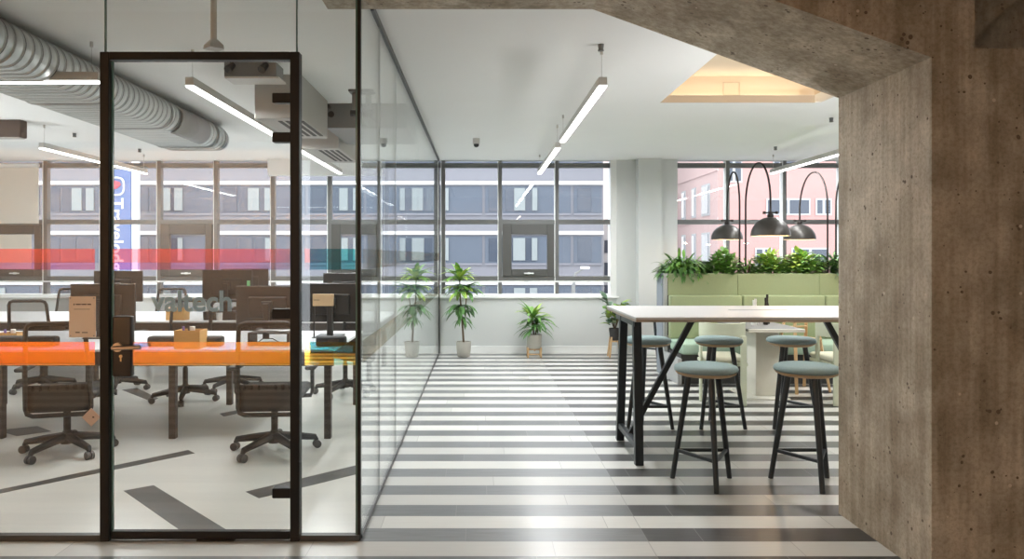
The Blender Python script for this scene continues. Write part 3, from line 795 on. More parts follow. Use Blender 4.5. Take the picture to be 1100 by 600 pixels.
def shrub(name, lab, loc, rx, ry, hgt, n, mats, lw, ll, seed, droop=.5, group=None, spill=0):
    rr = random.Random(seed)
    r = empty(name, loc, 0, lab, 'plant', group)
    ms = [MB() for _ in mats]
    stem = MB()
    for i in range(9):
        a = rr.uniform(0, 2*PI); q = rr.uniform(.2, .8)
        stem.tube([(rr.uniform(-.03,.03)+rx*.2*math.cos(a), ry*.2*math.sin(a), 0), (rx*q*.6*math.cos(a), ry*q*.6*math.sin(a), hgt*.45), (rx*q*math.cos(a), ry*q*math.sin(a), hgt*.8)], .004, 5)
    stem.build('stem', 'bark', r)
    for i in range(n):
        a = rr.uniform(0, 2*PI); q = math.sqrt(rr.random()); ph = rr.uniform(.05, 1)
        z = hgt*(ph**.8)*(1-.55*q*q)
        p = Vector((rx*q*math.cos(a), ry*q*math.sin(a), z))
        d = Vector((math.cos(a)*(.4+q), math.sin(a)*(.4+q), rr.uniform(-.1-spill, .9)))
        d += Vector((rr.uniform(-.6,.6), rr.uniform(-.6,.6), rr.uniform(-.3,.3)))
        k = min(len(mats)-1, int((z/hgt*.7 + rr.random()*.5)*len(mats)))
        s = rr.uniform(.65, 1.25)
        ms[k].leaf(p, d, ll*s, lw*s, droop*rr.uniform(.4, 1.4), 4)
    for mm, mt in zip(ms, mats): mm.build('foliage', mt, r, 60)
    return r
PY = 9.48
px2 = lambda px: (px-VX)*PY/F
shrub('trailing_fern', 'trailing dark green fern spilling over the planter left end', (px2(733), PY, 1.22), .27, .14, .27, 620, ['leaf_deep','leaf_deep','leaf_mid'], .035, .16, 3, 1.2, 'planter plants', .7)
shrub('bushy_plant', 'round bushy plant in the planter under the left arched lamp', (px2(777), PY, 1.22), .21, .14, .33, 560, ['leaf_deep','leaf_mid','leaf_mid'], .055, .095, 5, .5, 'planter plants')
shrub('small_plant', 'low thin green plant in the planter between two lamp stems', (px2(803), PY-.02, 1.22), .10, .09, .18, 120, ['leaf_deep','leaf_mid'], .02, .11, 9, .4, 'planter plants')
shrub('bushy_plant', 'round bushy plant in the planter below the middle lamp', (px2(826), PY, 1.22), .22, .14, .32, 560, ['leaf_deep','leaf_mid','leaf_lime'], .055, .09, 6, .5, 'planter plants')
shrub('bushy_plant', 'lime green bushy plant in the planter right of the middle lamp', (px2(862), PY, 1.22), .24, .15, .34, 600, ['leaf_mid','leaf_mid','leaf_lime'], .06, .09, 7, .5, 'planter plants')
shrub('bushy_plant', 'dark leafy plant in the planter next to the column', (px2(897), PY, 1.22), .20, .13, .28, 380, ['leaf_deep','leaf_dusk','leaf_mid'], .04, .12, 8, .5, 'planter plants')

# arched lamps rising out of the planter
def arched_lamp():
    r = empty('arched_lamp', (0,0,0), 0, 'x', 'lamp', 'arched lamps in the planter')
    zb, ztop, zs, d = 1.15, 2.61, 1.94, .99      # base, crown, shade top, reach along +Y
    pts = [(0,0,zb), (0,0,2.0)]
    n = 26; zc = 2.13
    for i in range(n+1):
        t = PI - PI*i/n
        pts.append((0, d/2 + d/2*math.cos(t), zc + (ztop-zc)*math.sin(t)))
    pts.append((0, d, zs))
    MB().tube(pts, .0115, 10).build('stem', 'lamp_stem', r, 60)
    m = MB(); R0 = .216; Hd = .215
    prof = [(R0*math.cos(t), 1.722 + Hd*math.sin(t)) for t in [PI/2*i/14 for i in range(15)]]
    prof[-1] = (0, 1.722+Hd)
    m.lathe(prof, 40, (0,d,0)); sh = m.build('lamp_shade', 'lamp_shade', r, 60)
    m = MB(); m.lathe([(max(0,(R0-.006)*math.cos(t)), 1.720 + (Hd-.008)*math.sin(t)) for t in [PI/2*i/12 for i in range(12)]] + [(0,1.720+Hd-.008)], 40, (0,d,0)); m.lathe([(R0,1.722),(R0-.006,1.719)], 40, (0,d,0)); m.build('inner_shade', 'shade_inside', sh, 60)
    m = MB(); m.lathe([(0,1.75),(.04,1.77),(.055,1.81),(.04,1.85),(.018,1.87),(.018,1.90),(0,1.90)], 18, (0,d,0)); m.build('bulb', 'bulb_warm', r, True)
    m = MB(); m.lathe([(0,1.93),(.034,1.93),(.034,1.965),(.022,1.975),(.022,2.0),(0,2.0)], 20, (0,d,0)); m.bar((-.07,d,1.985),(.07,d,1.985),.016,.016); 
    for x in (-.07,.07): m.cyl((x,d,1.97),(x,d,2.0),.016,n=12)
    m.build('swivel_collar', 'lamp_stem', r, True)
    return r
al = arched_lamp(); used = [False]
for (x, rz, lab) in ((px2(794.5), math.radians(-9.5), 'arched black dome lamp leaning back to the window, left one of the three shades'), (px2(801), math.radians(180-4), 'arched black dome lamp reaching forward over the table, largest shade in the middle'),
                     (px2(889), math.radians(-4), 'arched black dome lamp leaning back, right one of the three shades'), (px2(898), math.radians(180-4), 'arched lamp whose stem just shows at the column edge')):
    place(al, used, (x, PY, 0), rz, lab)
    q = Vector((-math.sin(rz)*.99, math.cos(rz)*.99, 0))
    l = bpy.data.lights.new('bulb_light', 'POINT'); l.energy = 7; l.color = (1,.72,.42); l.shadow_soft_size = .05
    o = bpy.data.objects.new('bulb_light', l); COL.objects.link(o); o.location = (x+q.x, PY+q.y, 1.735)

# low table, chairs, high chair
lt = empty('low_table', (2.99, 8.0, 0), 0, 'square low cafe table with white slab pedestal behind the stools', 'table')
MB().box(-.29, .28, -.49, .5, .73, .755, .004, 1).build('tabletop', 'table_grey', lt)
MB().box(-.29, .28, -.505, -.49, .722, .756, .003, 1).build('edge_band', 'pedestal_white', lt)
MB().box(-.09, .16, -.16, .16, 0.02, .73, .006, 2).build('pedestal', 'pedestal_white', lt)
MB().box(-.22, .22, -.3, .3, 0, .02, .004, 1).build('base_plate', 'pedestal_white', lt)
for (x, y, hh, mt, nm, lab) in ((.10, .1, .32, 'bottle_dark', 'sauce_bottle', 'dark slim bottle, taller one showing above the high table'), (.045, .0, .29, 'bottle_dark', 'sauce_bottle', 'dark slim bottle just left of the taller one on the low table'),
                            (-.02, .12, .27, 'ceramic', 'white_bottle', 'white bottle just left of the dark bottles'), (-.10, -.05, .265, 'ceramic', 'white_bottle', 'shorter white bottle at the left end of the bottle group')):
    o = empty(nm, (3.02+x, 8.0+y, .755), 0, lab, 'bottle', 'bottles on the low table')
    m = MB(); m.lathe([(0,0),(.026,0),(.028,.01),(.028,hh*.55),(.012,hh*.72),(.011,hh*.9),(0,hh*.9)], 18); m.build('body', mt, o, True)
    m = MB(); m.cyl((0,0,hh*.88),(0,0,hh),.013,n=12); m.build('cap', mt, o, True)

def tub_chair():
    r = empty('cafe_chair', (0,0,0), 0, 'x', 'chair', 'pale green cafe chairs')
    MB().box(-.195, .195, -.21, .24, .43, .49, .028, 3).build('seat', 'chair_pad', r, 50)
    MB().box(-.198, .198, -.212, .235, .395, .43, .01, 2).build('seat_frame', 'chair_cream', r)
    m = MB(); ins, outs = [], []
    for i in range(25):
        a = PI + PI*i/24
        c, s_ = math.cos(a), math.sin(a)
        e = 2.6; rr_ = (abs(c)**e + abs(s_)**e)**(-1/e)
        outs.append((.225*rr_*c, .265*rr_*s_ + .05)); ins.append((.195*rr_*c, .235*rr_*s_ + .05))
    m.prism(outs + ins[::-1], 'z', .68, .82); m.build('backrest', 'chair_cream', r, 30)
    for (x, y) in ((-.21,.03),(.21,.03),(-.15,-.222),(.15,-.222)):
        m = MB(); m.box(x-.012, x+.012, y-.03, y+.03, 0, .70, .008, 2) if abs(x) > .18 else m.box(x-.03, x+.03, y-.012, y+.012, 0, .70, .008, 2)
        m.build('leg', 'chair_cream', r)
    return r
tc_ = tub_chair(); used = [False]
place(tc_, used, (2.475, 7.62, 0), -.05, 'pale green cafe chair with curved back left of the white pedestal')
place(tc_, used, (3.67, 7.62, 0), .05, 'pale green cafe chair right of the white pedestal, half behind the column')
hc = empty('high_chair', (3.56, 8.28, 0), .3, 'light wooden high chair frame beside the low cafe table', 'high chair')
for s in (-1, 1):
    for t in (-1, 1):
        m = MB(); m.bar((s*.22, t*.2, 0), (s*.14, t*.07, .86), .034, .022, .004); m.build('leg', 'oak', hc)
    m = MB(); m.bar((s*.155,-.12,.55),(s*.155,.12,.55),.03,.02,.003); m.build('side_rail', 'oak', hc)
MB().box(-.16, .16, -.15, .15, .56, .585, .004, 1).build('seat', 'oak', hc)
MB().box(-.17, .17, -.11, -.02, .76, .79, .006, 1).build('tray', 'oak', hc)
for z in (.70, .83): MB().bar((-.15,.08,z),(.15,.08,z),.03,.018,.003).build('back_slat', 'oak', hc)

# ------------------------------------------------------------------ potted plants by the windows
def strap_leaves(mb_list, c, n, ll, lw, rr, up=(.1,1.1), droop=1.4, k0=0):
    for i in range(n):
        a = i*2.399 + rr.uniform(-.3,.3)
        d = Vector((math.cos(a), math.sin(a), rr.uniform(*up)))
        mb_list[rr.randrange(len(mb_list))].leaf(Vector(c) + Vector((0,0,rr.uniform(-.04,.04))), d, ll*rr.uniform(.7,1.15), lw*rr.uniform(.8,1.15), droop*rr.uniform(.6,1.2), 7, .25)
rr = random.Random(21)
t = empty('potted_dracaena', (-.247, 11.03, 0), 0, 'tall slender dracaena in a stone pot beside the glass corner', 'plant')
m = MB(); m.lathe([(0,.0),(.085,.0),(.098,.02),(.112,.2),(.112,.225),(.098,.225),(.096,.19),(0,.19)], 28); m.build('pot', 'pot_stone', t, 40)
m = MB(); m.lathe([(0,.194),(.096,.194)], 20); m.build('soil', 'soil', t)
m = MB(); m.tube([(0,0,.19),(-.02,.0,.5),(-.05,.01,.85),(-.06,0,1.16)], [.016,.014,.012,.009], 8); m.tube([(-.03,0,.62),(.03,.01,.75),(.05,.0,.98)], .008, 7); m.build('trunk', 'bark', t, True)
ms = [MB(), MB(), MB()]
strap_leaves(ms[1:], (-.06,0,1.15), 32, .32, .07, rr, (.2,1.8), 1.3)
strap_leaves(ms[:2], (.05,0,.98), 28, .28, .06, rr, (0,1.4), 1.5)
strap_leaves(ms[1:], (-.06,0,.98), 24, .30, .06, rr, (-.1,.8), 1.5)
strap_leaves(ms[:1], (-.04,0,.72), 28, .32, .055, rr, (-.2,.5), 1.9)
strap_leaves(ms[:1], (-.02,0,.55), 12, .25, .04, rr, (-.4,.3), 1.6)
for mm, mt in zip(ms, ('leaf_deep','leaf_mid','leaf_lime')): mm.build('foliage', mt, t, 60)

t = empty('potted_bush', (.795, 11.0, 0), 0, 'bushy strap-leaved plant in a pale pot on a low wooden stand under the window', 'plant')
m = MB(); m.lathe([(0,.13),(.10,.13),(.105,.14),(.112,.33),(.112,.335),(.098,.335),(.096,.30),(0,.30)], 28); m.build('pot', 'pot_stone', t, 40)
m = MB()
m = MB(); m.lathe([(0,.302),(.097,.302)], 20); m.build('soil', 'soil', t)
st_ = MB(); st_.box(-.10,.10,-.012,.012,.10,.128); st_.box(-.012,.012,-.10,.10,.10,.128); st_.box(-.10,.10,-.1,-.085,.04,.06); st_ = st_.build('stand', 'oak', t)
for (x, y) in ((-.095,-.09),(.095,-.09),(-.095,.09),(.095,.09)): MB().box(x-.012,x+.012,y-.012,y+.012,0,.15,.003,1).build('leg', 'oak', st_)
ms = [MB(), MB(), MB()]
strap_leaves(ms[1:], (-.03,0,.58), 26, .30, .065, rr, (.4,2.2), 1.2)
strap_leaves(ms[:2], (.04,0,.52), 28, .33, .055, rr, (.1,1.0), 1.4)
strap_leaves(ms[:1], (0,0,.44), 24, .32, .05, rr, (-.1,.7), 1.3)
for mm, mt in zip(ms, ('leaf_deep','leaf_mid','leaf_lime')): mm.build('foliage', mt, t, 60)
m = MB(); m.tube([(0,0,.3),(-.02,0,.45),(-.03,0,.6)], .012, 7); m.tube([(.02,0,.3),(.03,0,.42),(.04,0,.54)], .010, 7); m.build('stem', 'bark', t, True)

t = empty('potted_rubber_plant', (1.985, 11.0, 0), 0, 'small leafy plant in a black pot on tall wooden legs behind the table corner', 'plant')
m = MB(); m.lathe([(0,.245),(.05,.245),(.068,.26),(.085,.40),(.085,.425),(.075,.425),(.073,.40),(0,.40)], 28); m.build('pot', 'pot_black', t, 40)
st_ = MB(); st_.lathe([(.052,.225),(.075,.225),(.075,.245),(.052,.245),(.052,.225)], 20); st_ = st_.build('stand', 'oak', t)
for a in (PI*.25, PI*.75, PI*1.25, PI*1.75):
    MB().bar((math.cos(a)*.125, math.sin(a)*.125, 0), (math.cos(a)*.078, math.sin(a)*.078, .30), .022, .022, .003).build('leg', 'oak', st_)
ms = [MB(), MB(), MB()]
stm = MB()
for i in range(8):
    a = i*.9; tip = Vector((math.cos(a)*.13, math.sin(a)*.13, .63+.06*(i%4)+ (.06 if i % 3 == 0 else 0)))
    stm.tube([(0,0,.39), tip*.5+Vector((0,0,.22)), tip], .005, 5)
    for j in range(11):
        b = a + rr.uniform(-1.8,1.8)
        ms[rr.choice((0,0,1,2))].leaf(tip*(1-.035*j)+Vector((0,0,.006*j)), (math.cos(b), math.sin(b), rr.uniform(0,1.0)), .15*rr.uniform(.8,1.2), .085, .6, 5)
stm.build('stem', 'bark', t)
for mm, mt in zip(ms, ('leaf_dusk','leaf_mid','leaf_lime')): mm.build('foliage', mt, t, 60)

# ------------------------------------------------------------------ office furniture
def desk(x0, x1, y0, y1, lab, legs, end_right=False):
    r = empty('bench_desk', ((x0+x1)/2, y0, 0), 0, lab, 'desk', 'white bench desks')
    w = (x1-x0)/2; d = y1-y0
    MB().box(-w, w, 0, d, .715, .735, .003, 1).build('desktop', 'desk_white', r)
    m = MB(); m.box(-w+.004, w-.004, .004, .034, .60, .715); m.box(-w+.004, w-.004, d-.034, d-.004, .60, .715)
    if end_right: m.box(w-.034, w-.004, .034, d-.034, .60, .715)
    m.build('apron', 'desk_apron', r)
    for lx in legs:
        for ly in (.06, d-.06):
            MB().box(lx-(x0+x1)/2-.028, lx-(x0+x1)/2+.028, ly-.028, ly+.028, 0, .715, .004, 1).build('leg', 'desk_apron', r)
    m = MB(); m.box(-w+.1, w-.1, d*.45, d*.55, .58, .60); m.build('cable_tray', 'desk_apron', r)
    return r
desk(-5.0, -3.24+.02, 6.05, 7.55, 'white bench desk nearest the glass at the left, beneath the notice card', (-3.93, -4.8))
desk(-3.21, -1.19, 6.05, 7.55, 'white bench desk nearest the glass behind the door and right pane', (-2.52, -1.25))
desk(-7.0, -4.83, 8.65, 10.15, 'white bench desk in the second row at far left, below the blind', (-6.6, -5.1))
desk(-4.80, -1.15, 8.65, 10.15, 'white bench desk in the second row, behind the lettering on the door', (-4.5, -1.3), True)

def office_chair(seed=0):
    r = empty('office_chair', (0,0,0), 0, 'x', 'office chair', 'black mesh office chairs')
    base = MB(); base.lathe([(0,.075),(.045,.075),(.05,.11),(.032,.14),(.03,.17),(0,.17)], 20); base = base.build('base', 'chair_black', r, 40)
    for i in range(5):
        a = math.radians(237 + 72*i)
        c, s = math.cos(a), math.sin(a)
        m = MB(); m.tube([(c*.03, s*.03, .125), (c*.18, s*.18, .105), (c*.31, s*.31, .085), (c*.325, s*.325, .06)], [.034,.029,.023,.015], 8); m.build('spoke', 'chair_black', base, True)
        ax = Vector((-s, c, 0)); p = Vector((c*.325, s*.325, .03))
        m = MB(); m.cyl(p - ax*.026, p - ax*.005, .030, n=16); m.cyl(p + ax*.005, p + ax*.026, .030, n=16); m.cyl(p - ax*.008, p + ax*.008, .022, n=12); m.build('caster', 'caster_grey', base, 40)
    m = MB(); m.cyl((0,0,.15),(0,0,.34),.026,n=16); m.cyl((0,0,.33),(0,0,.41),.018,n=12); m.build('gas_lift', 'chair_black', r, 40)
    m = MB(); m.box(-.10,.10,-.13,.12,.395,.435,.012,2); m.cyl((.08,.05,.415),(.27,.07,.41),.008,n=8); m.build('mechanism', 'chair_black', r)
    m = MB(); m.box(-.245,.245,-.22,.25,.435,.50,.03,3); m.build('seat', 'chair_black', r, 50)
    # backrest: tapering loop, leaning back
    def bp(x, z): return (x, -.245 - .10*max(0, (z-.34))/.68 + .25*x*x, z)
    w0, w1 = .215, .19
    pts = []
    for (x, z) in ((-.17,.335),(.17,.335),(.205,.35),(.215,.39),(.21,.6),(.20,.8),(.19,.97),(.175,1.0),(.14,1.012),(-.14,1.012),(-.175,1.0),(-.19,.97),(-.20,.8),(-.21,.6),(-.215,.39),(-.205,.35)): pts.append(bp(x, z))
    fr = MB(); fr.tube(pts, .017, 8, True); fr = fr.build('backrest_frame', 'chair_black', r, True)
    m = MB(); rows = []
    for j in range(9):
        z = .52 + (1.0-.52)*j/8; hw = .205 - .018*j/8
        rows.append([m.bm.verts.new(bp(-hw + 2*hw*i/8, z)) for i in range(9)])
    for a, b in zip(rows, rows[1:]):
        for i in range(8): m.bm.faces.new((a[i], a[i+1], b[i+1], b[i]))
    m.build('back_mesh', 'chair_mesh', r, True)
    m = MB(); rows = []
    for j in range(5):
        z = .36 + .20*j/4; hw = .20
        rows.append([m.bm.verts.new(bp(-hw + 2*hw*i/8, z)) for i in range(9)])
    for a, b in zip(rows, rows[1:]):
        for i in range(8): m.bm.faces.new((a[i], a[i+1], b[i+1], b[i]))
    o = m.build('lumbar_panel', 'chair_black', r, True); so = o.modifiers.new('solid','SOLIDIFY'); so.thickness = .014
    m = MB(); m.bar((0,-.10,.415),(0,-.25,.40),.10,.025,.006); m.build('back_support', 'chair_black', r)
    for s in (-1, 1):
        m = MB(); m.tube([(s*.12,0,.425),(s*.27,0,.43),(s*.285,0,.46),(s*.285,-.01,.64)], .016, 8); m.build('arm_post', 'chair_black', r, True)
        m = MB(); m.box(s*.285-.04, s*.285+.04, -.13, .13, .64, .67, .013, 2); m.build('armrest', 'chair_black', r, 50)
    return r
oc = office_chair(); used = [False]
for (x, y, a, lab) in ((-3.14, 5.66, .28, 'black mesh office chair nearest the glass, left of the door handle'), (-1.57, 5.68, .08, 'black mesh office chair nearest the glass, by the right door post'),
        (-3.05, 7.70, PI+.2, 'black office chair beyond the first desk, its base showing between desk legs'), (-1.46, 8.05, PI-.4, 'black office chair on the far side of the first desk, behind the right glass pane'),
        (-2.78, 8.36, .25, 'black office chair drawn up at the second desk, behind the wooden box'), 
        (-4.88, 8.3, .1, 'black mesh office chair at far left, back showing behind the notice card side'), (-5.95, 10.45, PI-.1, 'black mesh office chair farthest left in front of the windows'),
        (-4.45, 10.5, PI+.1, 'black mesh office chair by the windows, back framing the first letters'), (-4.05, 8.3, -.3, 'black mesh office chair just behind the notice card'),
        (-5.9, 8.35, .2, 'black mesh office chair at the left edge of the second row')):
    place(oc, used, (x, y, 0), a, lab)

def monitor():
    r = empty('monitor', (0,0,0), 0, 'x', 'monitor', 'dark desk monitors')
    m = MB(); m.box(-.30,.30,-.012,.014,.13,.50,.008,2); m.build('screen_shell', 'monitor_black', r)
    MB().box(-.29,.29,.0135,.016,.145,.49).build('screen', 'slot_black', r)
    MB().box(-.18,.18,-.035,-.012,.20,.40,.012,2).build('rear_housing', 'monitor_black', r)
    m = MB(); m.box(-.03,.03,-.075,-.05,.0,.34,.006,1); m.box(-.05,.05,-.06,-.03,.26,.36,.006,1); m.build('stand_neck', 'monitor_black', r)
    MB().box(-.12,.12,-.15,.07,0,.012,.004,1).build('stand_foot', 'monitor_black', r)
    return r
mo = monitor(); used = [False]
DZ = .735
MN = []
for (x, y, z, a, lab) in ((-3.52, 6.95, DZ, .02, 'dark monitor back directly behind the notice card and left door post'), (-4.35, 8.95, DZ+.08, -.05, 'dark monitor back farther behind the left door post'),
        (-3.04, 8.95, DZ+.09, .0, 'dark monitor back above the last letters on the door'), (-3.08, 9.75, DZ+.09, .1, 'dark monitor peeping out behind another beside the lettering'),
        (-1.98, 6.95, DZ-.02, -.03, 'dark monitor back with green tag right of the lettering'), (-1.42, 7.1, DZ, 0, 'dark monitor back filling the right glass pane'),
        (-1.62, 9.1, DZ+.05, 0, 'dark monitor farther back in the right glass pane')):
    o = place(mo, used, (x, y, z), a, lab); MN.append((x, y, z))
for i, (x, y, z) in enumerate(MN):
    if z > DZ+.01:
        o = MB().box(x-.16, x+.16, y-.16, y+.09, DZ, z, .004, 1).build('monitor_riser', 'desk_apron'); tag(o, {1:'black riser block under the far monitor behind the left post',2:'black riser block under the monitor above the letters',3:'black riser block under the half-hidden rear monitor'}.get(i,'black riser block under the far monitor in the right pane'), 'riser', 'monitor risers')
    elif z < DZ: bpy.data.objects
g = MB(); q = W(267, 304, 6.93); g.box(q.x-.015, q.x+.015, 6.925, 6.932, q.z-.025, q.z+.025, .003, 1)
gt = g.build('tag', 'tag_green'); tag(gt, 'small green tag stuck on a monitor back', 'tag')
cb_ = empty('cardboard_box', (-1.455, 6.9, DZ), 0, 'tan cardboard flat box propped before the monitor in the right pane', 'box')
q = W(339, 322, 6.9)
MB().box(-.095,.095,-.02,.02, q.z-DZ-.055, q.z-DZ+.055,.003,1).build('body', 'box_card', cb_)
m = MB(); m.box(-.088,-.03,-.0215,-.02,q.z-DZ-.002,q.z-DZ+.004); m.build('printing','card_ink',cb_)
m = MB(); m.bar((-.085,.0,0),(-.085,.0,q.z-DZ-.05),.012,.012); m.bar((.08,.0,0),(.08,.0,q.z-DZ-.05),.012,.012); m.box(-.1,.1,-.03,.03,0,.008); m.build('holder','monitor_black',cb_)

def caddy():
    r = empty('desk_caddy', (0,0,0), 0, 'x', 'caddy', 'black desk caddies')
    MB().box(-.125,.125,-.05,.05,0,.085,.022,3).build('case', 'caddy_black', r, 50)
    MB().box(-.02,.07,-.0515,-.049,.03,.062,.003,1).build('label_plate', 'unit_brown', r)
    return r
cd = caddy(); used = [False]
def at_desk(px, y): return (px-VX)*y/F
for (px, y, lab) in ((10, 6.28, 'black rounded desk caddy at the left edge beside the small orange box'), (46, 6.28, 'black rounded desk caddy on the desk left of the notice card'),
        (176, 6.28, 'black rounded desk caddy just left of the wooden box'), (224, 6.28, 'black rounded desk caddy just right of the wooden box'), (356, 6.28, 'black rounded desk caddy in the right glass pane')):
    place(cd, used, (at_desk(px, y), y, DZ), 0, lab)
def wood_box(px, y, w, d, h, lab, stuff):
    r = empty('wooden_box', (at_desk(px, y), y, DZ), 0, lab, 'box', 'open wooden boxes')
    m = MB(); t = .01
    m.box(-w,w,-d,-d+t,0,h); m.box(-w,w,d-t,d,0,h); m.box(-w,-w+t,-d+t,d-t,0,h); m.box(w-t,w,-d+t,d-t,0,h); m.box(-w+t,w-t,-d+t,d-t,0,t)
    m.build('body', 'birch_box', r)
    if stuff:
        for (x, yy, mt, nm, lb) in ((-.05,0,'purple','marker_pen','purple marker pen'), (-.02,.02,'slot_black','marker_pen','black marker pen'), (.015,-.01,'paper','paper_roll','white paper roll')):
            o = MB().cyl((at_desk(px,y)+x, y+yy, DZ+.012), (at_desk(px,y)+x*1.25, y+yy*1.3, DZ+h+.028), .010 if nm == 'marker_pen' else .02, n=12).build(nm, mt, None, True)
            tag(o, lb + ' standing in the ' + stuff, 'pen' if nm == 'marker_pen' else 'paper', 'contents of the wooden boxes')
wood_box(205, 6.16, .105, .085, .150, 'orange-brown open wooden box at the desk front below the lettering', 'front wooden box')
wood_box(13, 6.52, .085, .07, .09, 'small orange-brown wooden box behind the caddy at the left edge', 'small left box')
wood_box(191, 8.85, .11, .08, .14, 'wooden box on the second desk behind the first letters', None)

# laptop riser and papers
lr = empty('laptop_riser', (at_desk(292, 6.4), 6.4, DZ), 0, 'dark laptop riser with a cable near the right door post', 'laptop stand')
MB().box(-.17,.17,-.12,.12,.10,.112,.003,1).build('platform', 'monitor_black', lr)
for x in (-.165,.165): MB().box(x-.008,x+.008,-.11,.11,0,.10).build('side_panel', 'monitor_black', lr)
m = MB(); m.box(-.17,.17,-.12,.10,0,.012,.003,1); m.build('base_plate','monitor_black',lr)
m = MB(); m.tube([(-.10,-.10,.02),(-.05,-.09,.06),(.03,-.09,.06),(.10,-.08,.02)], .004, 6); m.build('cable','wire',lr)
kb = MB().box(at_desk(292,6.3)-.14, at_desk(292,6.3)+.14, 6.9-.55, 6.9-.43, DZ+.112, DZ+.126, .004, 1)
o = kb.build('laptop', 'steel'); tag(o, 'closed silver laptop lying on the dark riser', 'laptop')
for (px, y, w, d, lab) in ((65, 6.35, .14, .10, 'sheet of white paper below the notice card'), (262, 9.0, .15, .1, 'white papers on the second desk by the lettering'), (155, 8.95, .1, .1, 'white papers on the second desk left of the lettering')):
    o = MB().box(at_desk(px,y)-w, at_desk(px,y)+w, y-d, y+d, DZ, DZ+.006, .001, 1).build('paper_stack', 'paper'); tag(o, lab, 'paper', 'papers on the desks')
for (px, y, hh, mt, lab) in ((257, 8.75, .16, 'ceramic', 'pale figurine-like bottle on the second desk right of the last letter'), (222, 8.8, .10, 'caddy_black', 'black cup on the second desk behind the letter e'), (236, 8.8, .09, 'ceramic', 'white cup on the second desk behind the letter h')):
    o = empty('desk_bottle' if hh > .12 else 'desk_cup', (at_desk(px,y), y, DZ), 0, lab, 'bottle' if hh > .12 else 'cup')
    m = MB()
    if hh > .12: m.lathe([(0,0),(.034,0),(.036,.01),(.036,hh*.5),(.014,hh*.68),(.02,hh*.85),(.014,hh),(0,hh)], 18)
    else: m.lathe([(0,0),(.036,0),(.042,hh),(.038,hh),(.033,.006),(0,.006)], 20)
    m.build('body', mt, o, 40)

# ------------------------------------------------------------------ outside
YO = 40.0
ob = empty('office_block', (0, YO, 0), 0, 'grey office block across the street with white string courses', 'building')
def zo(py): return H-(py-VY)*YO/F
xo = lambda px: (px-VX)*YO/F
MB().box(xo(-200), xo(648), 0, 10, -9, 13).build('facade', 'facade_grey', ob)
for py in (89.5, 143, 196.5, 250, 303.5, 357): MB().box(xo(-200), xo(648), -.16, 0, zo(py)-.10, zo(py)+.10).build('ledge', 'ledge_white', ob)
rr = random.Random(4)
for py in (143, 196.5, 250, 303.5):
    z1 = zo(py+3.5); z0 = zo(py+33.5)
    for k in range(-2, 7):
        a = xo(46 + 95*k + 0); b = xo(46 + 95*k + 92)
        b = min(b, xo(646))
        if b - a < .5: continue
        wn = MB().box(a, b, -.06, .05, z0, z1).build('window', 'facade_dark', ob)
        m = MB(); c0 = xo(46+95*k+4)
        for j in range(3):
            u = c0 + j*xo(516+17.5); v = u + xo(516+15)
            if v < b: m.box(u, v, -.09, -.055, z0+.15, z1-.1)
        m.build('pane', 'facade_glass', wn)
        m = MB()
        for (u, v) in ((32,43),(49,56)):
            u += rr.uniform(-2,2)
            x1_, x2_ = xo(46+95*k+u), xo(46+95*k+v)
            if x2_ < b and rr.random() < .9: m.box(x1_, x2_, -.14, -.09, z0+.2, z1-.1)
        if len(m.bm.faces): m.build('curtain', 'curtain', wn)
        m = MB()
        m.box(a, b, -.12, -.06, z0-.05, z0+.05)
        m.build('sill', 'facade_grey', wn)
sg = empty('hotel_sign', (0, 36, 0), 0, 'tall blue vertical hotel sign with white lettering outside the office window', 'sign')
ys_ = 36.0
A = W(111, 300, ys_); B = W(140.5, 182, ys_)
MB().box(A.x, B.x, 0, .3, A.z, B.z, .03, 2).build('sign_panel', 'sign_blue', sg)
C = W(147.5, 320, ys_); MB().box(B.x+.02, C.x, .05, .3, -9, W(0,172,ys_).z).build('post', 'sign_white', sg)
p = W(120, 213, ys_)
text('Travelodge', .86, 'lettering', 'sign_white', sg, Matrix.Translation((p.x-.02, -.02, p.z+.02)) @ Matrix.Rotation(PI/2, 4, 'Y') @ Matrix.Rotation(PI/2, 4, 'X') , .01, .012)
m = MB(); c = W(124.5, 200, ys_); pts = []
for i in range(24):
    t = 2*PI*i/24; e = 3.2; k = (abs(math.cos(t))**e+abs(math.sin(t))**e)**(-1/e)
    pts.append((c.x + .40*k*math.cos(t), -.03, c.z + .42*k*math.sin(t)))
m.tube(pts, .045, 6, True); em = m.build('emblem', 'sign_white', sg)
m = MB(); m.prism([(c.x-.33,c.z+.02),(c.x-.2,c.z-.16),(c.x+.05,c.z-.1),(c.x+.24,c.z+.06),(c.x+.2,c.z+.2),(c.x-.05,c.z+.27),(c.x-.3,c.z+.2)], 'y', -.05, -.01); m.build('red_shape', 'sign_red', em)

